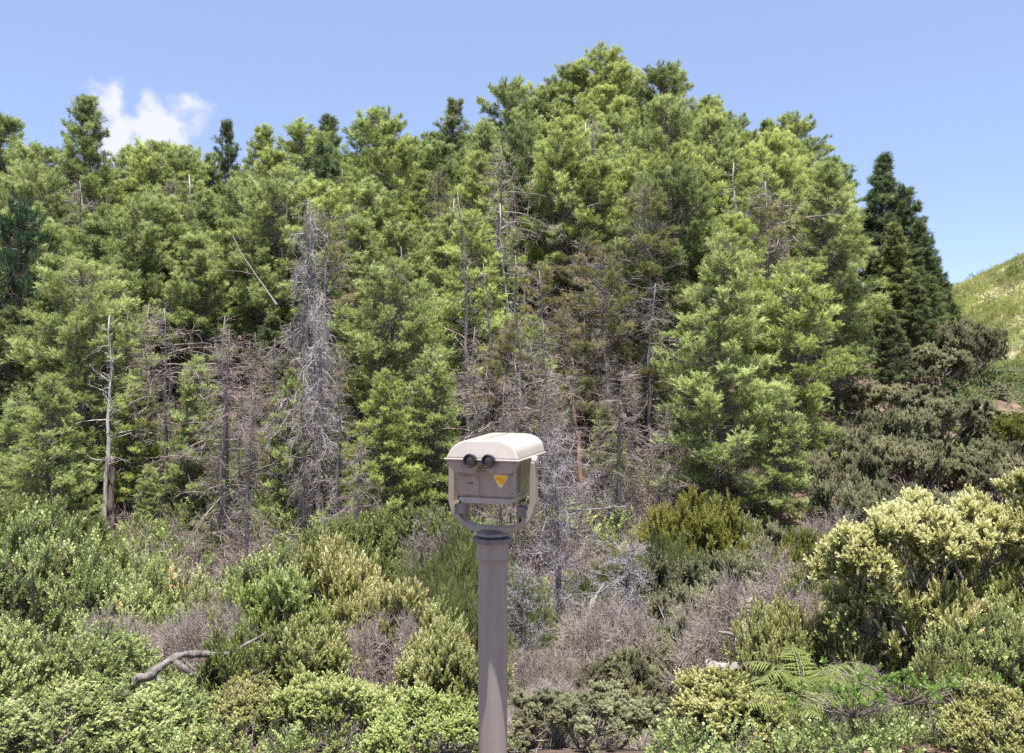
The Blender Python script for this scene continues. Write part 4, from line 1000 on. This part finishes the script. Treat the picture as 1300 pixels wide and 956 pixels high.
gdir += [np.array(v, float) for v in ((-.6, -.3, .8), (-.8, .2, .5), (.2, .4, 1), (.7, -.3, .8), (-.5, .5, .9), (.3, -.5, .9), (-.1, -.5, 1))]
gv = shrub('gnarled shrub', 231, CREAM, 'cream', start=(np.array(gp), np.array(gdir) + rng.normal(size=(len(gp), 3)) * .4), lines=glines, levels=6, lens=(.13, .12, .10, .08, .07, .05), nch=(2, 3), spread=.62,
           r0=.009, ss=.060, per=5, tintc=.52, fol=2, up=.3)
t = empty('gnarled_shrub', (root[0], root[1], root[2]), 0, 'big cream tipped shrub at the right with dark forked stems showing underneath', 'shrub', 'leafy shrubs')
for q in ('stems', 'leaves'):
    o = obj(q, gv[q], t, (1.08, 1.05, 1.02)); o.location = (-root[0], -root[1], -root[2])

# ------------------------------------------------------------------ fern and fleshy leaved plant
def fern_mesh(seed, nf=7, L_=.62):
    g = np.random.default_rng(seed); a = Acc(); st = Acc()
    for i in range(nf):
        az = i / nf * 2 * PI + g.normal() * .25; n = 26; u = np.linspace(0, 1, n); l = L_ * (.75 + .4 * g.random())
        el = R(68) - R(95) * u ** 1.2; st_ = np.stack([np.cos(el) * np.cos(az), np.cos(el) * np.sin(az), np.sin(el)], 1) * l / (n - 1)
        P = np.concatenate([[np.zeros(3)], np.cumsum(st_[:-1], 0)]); side = np.array([-math.sin(az), math.cos(az), 0])
        segs(st, P[:-1], P[1:], .0035, .0025, 3)
        for j in range(3, n):
            t = norm(st_[j]); w_ = (l * .25 * max(0, math.sin(PI * min(1, u[j] * .93 + .07))) ** .8 + .008) * g.uniform(.82, 1.1)
            nn = np.cross(t, side)
            for s in (-1, 1):
                d = norm(side * s + t * .45 + np.array([0, 0, -.30 + g.normal() * .12]) + g.normal(size=3) * .06)
                o_ = P[j] + t * g.normal() * .004; m = 6; bw = .0085 * (.6 + .6 * math.sin(PI * u[j]))
                tip_ = o_ + d * w_ + np.array([0, 0, -.12 * w_]); md = o_ + d * w_ * .45; tn = .5 + g.normal() * .1
                a.add([o_, md + t * bw * .5, tip_, md - t * bw * .5], [(0, 1, 2), (0, 2, 3)], [tn, tn + .05, tn + .15, tn])
                for q in range(m):
                    f_ = (q + .4 + .3 * g.random()) / m; c = o_ + (tip_ - o_) * f_; ll = bw * 1.25 * (1 - .75 * f_) + .002
                    for s2 in (-1, 1):
                        e = c + (t * s2 + d * .6 + np.array([0, 0, g.normal() * .15])) * ll; p2 = norm(np.cross(nn, e - c)) * ll * .35
                        a.add([c, (c + e) / 2 + p2, e, (c + e) / 2 - p2], [(0, 1, 2), (0, 2, 3)], tn + .05)
    return st.mesh('fern stalks', M['stem']), a.mesh('fern fronds', M['fern'])
fs, ff = fern_mesh(5)
def fern(px, py, Y, s, label):
    X = at(px, Y); z = ztop(py, Y) - .42 * s
    t = empty('fern', (X, Y, z), random.random() * 6, label, 'fern', 'ferns'); t.scale = (s, s, s)
    obj('stalks', fs, t); obj('fronds', ff, t)
fern(1022, 818, 4.8, .75, 'pale green fern with the highest arching fronds at the lower right')
fern(1000, 862, 4.5, .6, 'smaller fern below and left of the highest one')
fern(1078, 852, 4.7, .55, 'fern between the highest one and the fleshy leaved plant')
rng = np.random.default_rng(321)
BROAD = [leaf_shoot(13, .62, .36, 1.15, 300 + i, tip=.5, z0=.2, fold=.12) for i in range(3)]
def rosette_mesh(seed, n=44, rad=.26):
    global rng; rng = np.random.default_rng(seed); a = Acc(); st = Acc()
    P = rng.normal(size=(n, 3)) * [rad, rad * .6, .03] + [0, 0, .15]; D = norm(rng.normal(size=(n, 3)) * .35 + [0, 0, 1])
    segs(st, P * 0 - [0, 0, .04], P, .005, .004, 4); put_shoots(a, BROAD, P, D, .055 + .035 * rng.random(n), .5 + rng.normal(size=n) * .1)
    return st.mesh('stalks', M['stem']), a.mesh('fleshy leaves', M['glossy'])
for px, py, Y, s, lab in ((1150, 858, 4.4, .55, 'bright green fleshy leaved plant left of the curved pale stem'), (1222, 860, 4.5, .6, 'bright green fleshy leaved plant under the straggly cream shrub'), (1084, 874, 4.3, .55, 'fleshy leaved plant nearest the ferns')):
    a_, b_ = rosette_mesh(int(px)); X = at(px, Y); t = empty('leafy_plant', (X, Y, ztop(py, Y) - .24 * s), 0, lab, 'plant', 'fleshy leaved plants'); t.scale = (s, s, s)
    obj('stalk', a_, t); obj('leaves', b_, t)
# rocks on the far hill
def rock(x, y, s, lab, seed):
    b = bmesh.new(); bmesh.ops.create_icosphere(b, subdivisions=3, radius=1); g = random.Random(seed)
    o3 = [g.random() * 6 for _ in range(4)]
    for v in b.verts:
        c = v.co; k = 1 + .22 * math.sin(3.1 * c.x + o3[0]) * math.cos(2.7 * c.y + o3[1]) + .12 * math.sin(7 * c.z + 5 * c.x + o3[2]) + g.uniform(-.03, .03)
        v.co = c * k * s; v.co.z *= .7
    me = bpy.data.meshes.new('rock'); b.to_mesh(me); b.free(); me.materials.append(M['rock'])
    o = obj('rock', me); o.location = (x, y, float(hill_z(x, y)) + .15 * s); tag(o, lab, 'rock', 'rocks on the grassy hill')
M['rock'] = bark_mat('grey rock', (.10, .09, .088), (.30, .27, .25), scale=2.2, stretch=1., bump=1.)

for i, (px, Y, s) in enumerate(((1256, 128, 1.5), (1232, 122, .9))):
    rock(at(px, Y), Y, s, ('grey rock outcrop on the grassy hill, the larger one', 'smaller grey rock on the grassy hill nearer the trees')[i], i)

# ------------------------------------------------------------------ sun, sky, camera
SUN_EL, SUN_AZ = 80., 168.        # azimuth clockwise from +Y
w = bpy.data.worlds.new('World'); sc.world = w; w.use_nodes = True
N = w.node_tree.nodes; L = w.node_tree.links; N.clear()
sky = N.new('ShaderNodeTexSky'); sky.sky_type = 'NISHITA'; sky.sun_disc = False
sky.sun_elevation = R(SUN_EL); sky.sun_rotation = R(SUN_AZ); sky.altitude = 2100; sky.air_density = 1.0; sky.dust_density = .4; sky.ozone_density = 3.0
tc = N.new('ShaderNodeTexCoord')
# small wispy cloud low in the sky, up left of the wood: a noise mask round one direction
def direction(px, py):
    d = np.array([(px - 650) / FPX, 1., -(py - 478) / FPX]); return d / np.linalg.norm(d)
def blob(px, py, rx, ry, amp):
    """soft ellipse in the sky's azimuth/height plane (x/y and z/y of the view direction)"""
    sp = N.new('ShaderNodeVectorMath'); sp.operation = 'SUBTRACT'; sp.inputs[1].default_value = ((px - 650) / FPX, (478 - py) / FPX, 0)
    L.new(uv.outputs[0], sp.inputs[0])
    sv = N.new('ShaderNodeVectorMath'); sv.operation = 'MULTIPLY'; sv.inputs[1].default_value = (FPX / rx, FPX / ry, 0); L.new(sp.outputs[0], sv.inputs[0])
    ln = N.new('ShaderNodeVectorMath'); ln.operation = 'LENGTH'; L.new(sv.outputs[0], ln.inputs[0])
    mr = N.new('ShaderNodeMapRange'); mr.interpolation_type = 'SMOOTHSTEP'; mr.inputs[1].default_value = 1.0; mr.inputs[2].default_value = 0.0
    mr.inputs[3].default_value = 0; mr.inputs[4].default_value = amp; L.new(ln.outputs['Value'], mr.inputs[0]); return mr.outputs[0]
sx = N.new('ShaderNodeSeparateXYZ'); L.new(tc.outputs['Generated'], sx.inputs[0])
ym = N.new('ShaderNodeMath'); ym.operation = 'MAXIMUM'; ym.inputs[1].default_value = .02; L.new(sx.outputs[1], ym.inputs[0])
dx = N.new('ShaderNodeMath'); dx.operation = 'DIVIDE'; L.new(sx.outputs[0], dx.inputs[0]); L.new(ym.outputs[0], dx.inputs[1])
dz = N.new('ShaderNodeMath'); dz.operation = 'DIVIDE'; L.new(sx.outputs[2], dz.inputs[0]); L.new(ym.outputs[0], dz.inputs[1])
raw = N.new('ShaderNodeCombineXYZ'); L.new(dx.outputs[0], raw.inputs[0]); L.new(dz.outputs[0], raw.inputs[1])
wn = N.new('ShaderNodeTexNoise'); wn.inputs['Scale'].default_value = 22; wn.inputs['Detail'].default_value = 5; wn.inputs['Roughness'].default_value = .6; L.new(raw.outputs[0], wn.inputs['Vector'])
wm = N.new('ShaderNodeVectorMath'); wm.operation = 'MULTIPLY_ADD'; wm.inputs[1].default_value = (.05, .05, 0); wm.inputs[2].default_value = (-.025, -.025, 0); L.new(wn.outputs['Color'], wm.inputs[0])
uv = N.new('ShaderNodeVectorMath'); uv.operation = 'ADD'; L.new(raw.outputs[0], uv.inputs[0]); L.new(wm.outputs[0], uv.inputs[1])
tot = None
for b in [(185, 178, 92, 44, 1.5), (205, 160, 72, 30, .8), (138, 118, 38, 30, .8), (142, 145, 28, 46, .8), (188, 135, 24, 34, .8), (236, 130, 40, 24, 1.0), (262, 150, 22, 34, .7), (115, 104, 22, 14, .4), (225, 200, 70, 34, 1.2), (140, 190, 50, 30, .9)]:
    o_ = blob(*b)
    if tot is None: tot = o_
    else:
        ad = N.new('ShaderNodeMath'); ad.operation = 'ADD'; L.new(tot, ad.inputs[0]); L.new(o_, ad.inputs[1]); tot = ad.outputs[0]
fn = N.new('ShaderNodeTexNoise'); fn.inputs['Scale'].default_value = 34; fn.inputs['Detail'].default_value = 7; fn.inputs['Roughness'].default_value = .62; L.new(uv.outputs[0], fn.inputs['Vector'])
fm = N.new('ShaderNodeMath'); fm.operation = 'MULTIPLY_ADD'; fm.inputs[1].default_value = 2.4; fm.inputs[2].default_value = -.45; L.new(fn.outputs['Fac'], fm.inputs[0])
ml = N.new('ShaderNodeMath'); ml.operation = 'MULTIPLY'; L.new(tot, ml.inputs[0]); L.new(fm.outputs[0], ml.inputs[1])
cl = N.new('ShaderNodeMapRange'); cl.interpolation_type = 'SMOOTHSTEP'; cl.inputs[1].default_value = .06; cl.inputs[2].default_value = 1.0; cl.inputs[4].default_value = .93; L.new(ml.outputs[0], cl.inputs[0])
gt = N.new('ShaderNodeMath'); gt.operation = 'GREATER_THAN'; gt.inputs[1].default_value = .1; L.new(sx.outputs[1], gt.inputs[0])
cf = N.new('ShaderNodeMath'); cf.operation = 'MULTIPLY'; L.new(cl.outputs[0], cf.inputs[0]); L.new(gt.outputs[0], cf.inputs[1])
SKYK = .12
mx = N.new('ShaderNodeMix'); mx.data_type = 'RGBA'; L.new(cf.outputs[0], mx.inputs[0]); sk = N.new('ShaderNodeVectorMath'); sk.operation = 'MULTIPLY_ADD'; sk.inputs[1].default_value = (.47, .45, .45); sk.inputs[2].default_value = (.93, 1.12, 1.74)
L.new(sky.outputs[0], sk.inputs[0]); L.new(sk.outputs[0], mx.inputs[6]); mx.inputs[7].default_value = (3.45, 3.5, 3.65, 1)
bg = N.new('ShaderNodeBackground'); bg.inputs[1].default_value = SKYK; L.new(mx.outputs[2], bg.inputs[0])
wo = N.new('ShaderNodeOutputWorld'); L.new(bg.outputs[0], wo.inputs[0])

sl = bpy.data.lights.new('sun', 'SUN'); sl.energy = 5.0; sl.angle = R(.53); sl.color = (1., .965, .90)
so = bpy.data.objects.new('sun', sl); COL.objects.link(so)
from mathutils import Vector
sd = Vector((math.sin(R(SUN_AZ)) * math.cos(R(SUN_EL)), math.cos(R(SUN_AZ)) * math.cos(R(SUN_EL)), math.sin(R(SUN_EL))))
so.rotation_euler = sd.to_track_quat('Z', 'Y').to_euler(); so.location = sd * 50

cd = bpy.data.cameras.new('camera'); cam = bpy.data.objects.new('camera', cd); COL.objects.link(cam)
cam.location = (0, 0, CAMZ); cam.rotation_euler = (R(90), 0, 0); cd.sensor_width = 36; cd.lens = FPX / 1300 * 36; cd.clip_end = 5000
sc.camera = cam
sc.render.engine = 'CYCLES'
sc.view_settings.view_transform = 'Standard'; sc.view_settings.look = 'None'; sc.view_settings.exposure = 1.2; sc.view_settings.gamma = 1
sc.cycles.max_bounces = 6; sc.cycles.diffuse_bounces = 4; sc.cycles.glossy_bounces = 3; sc.cycles.transmission_bounces = 3
sc.cycles.use_denoising = False
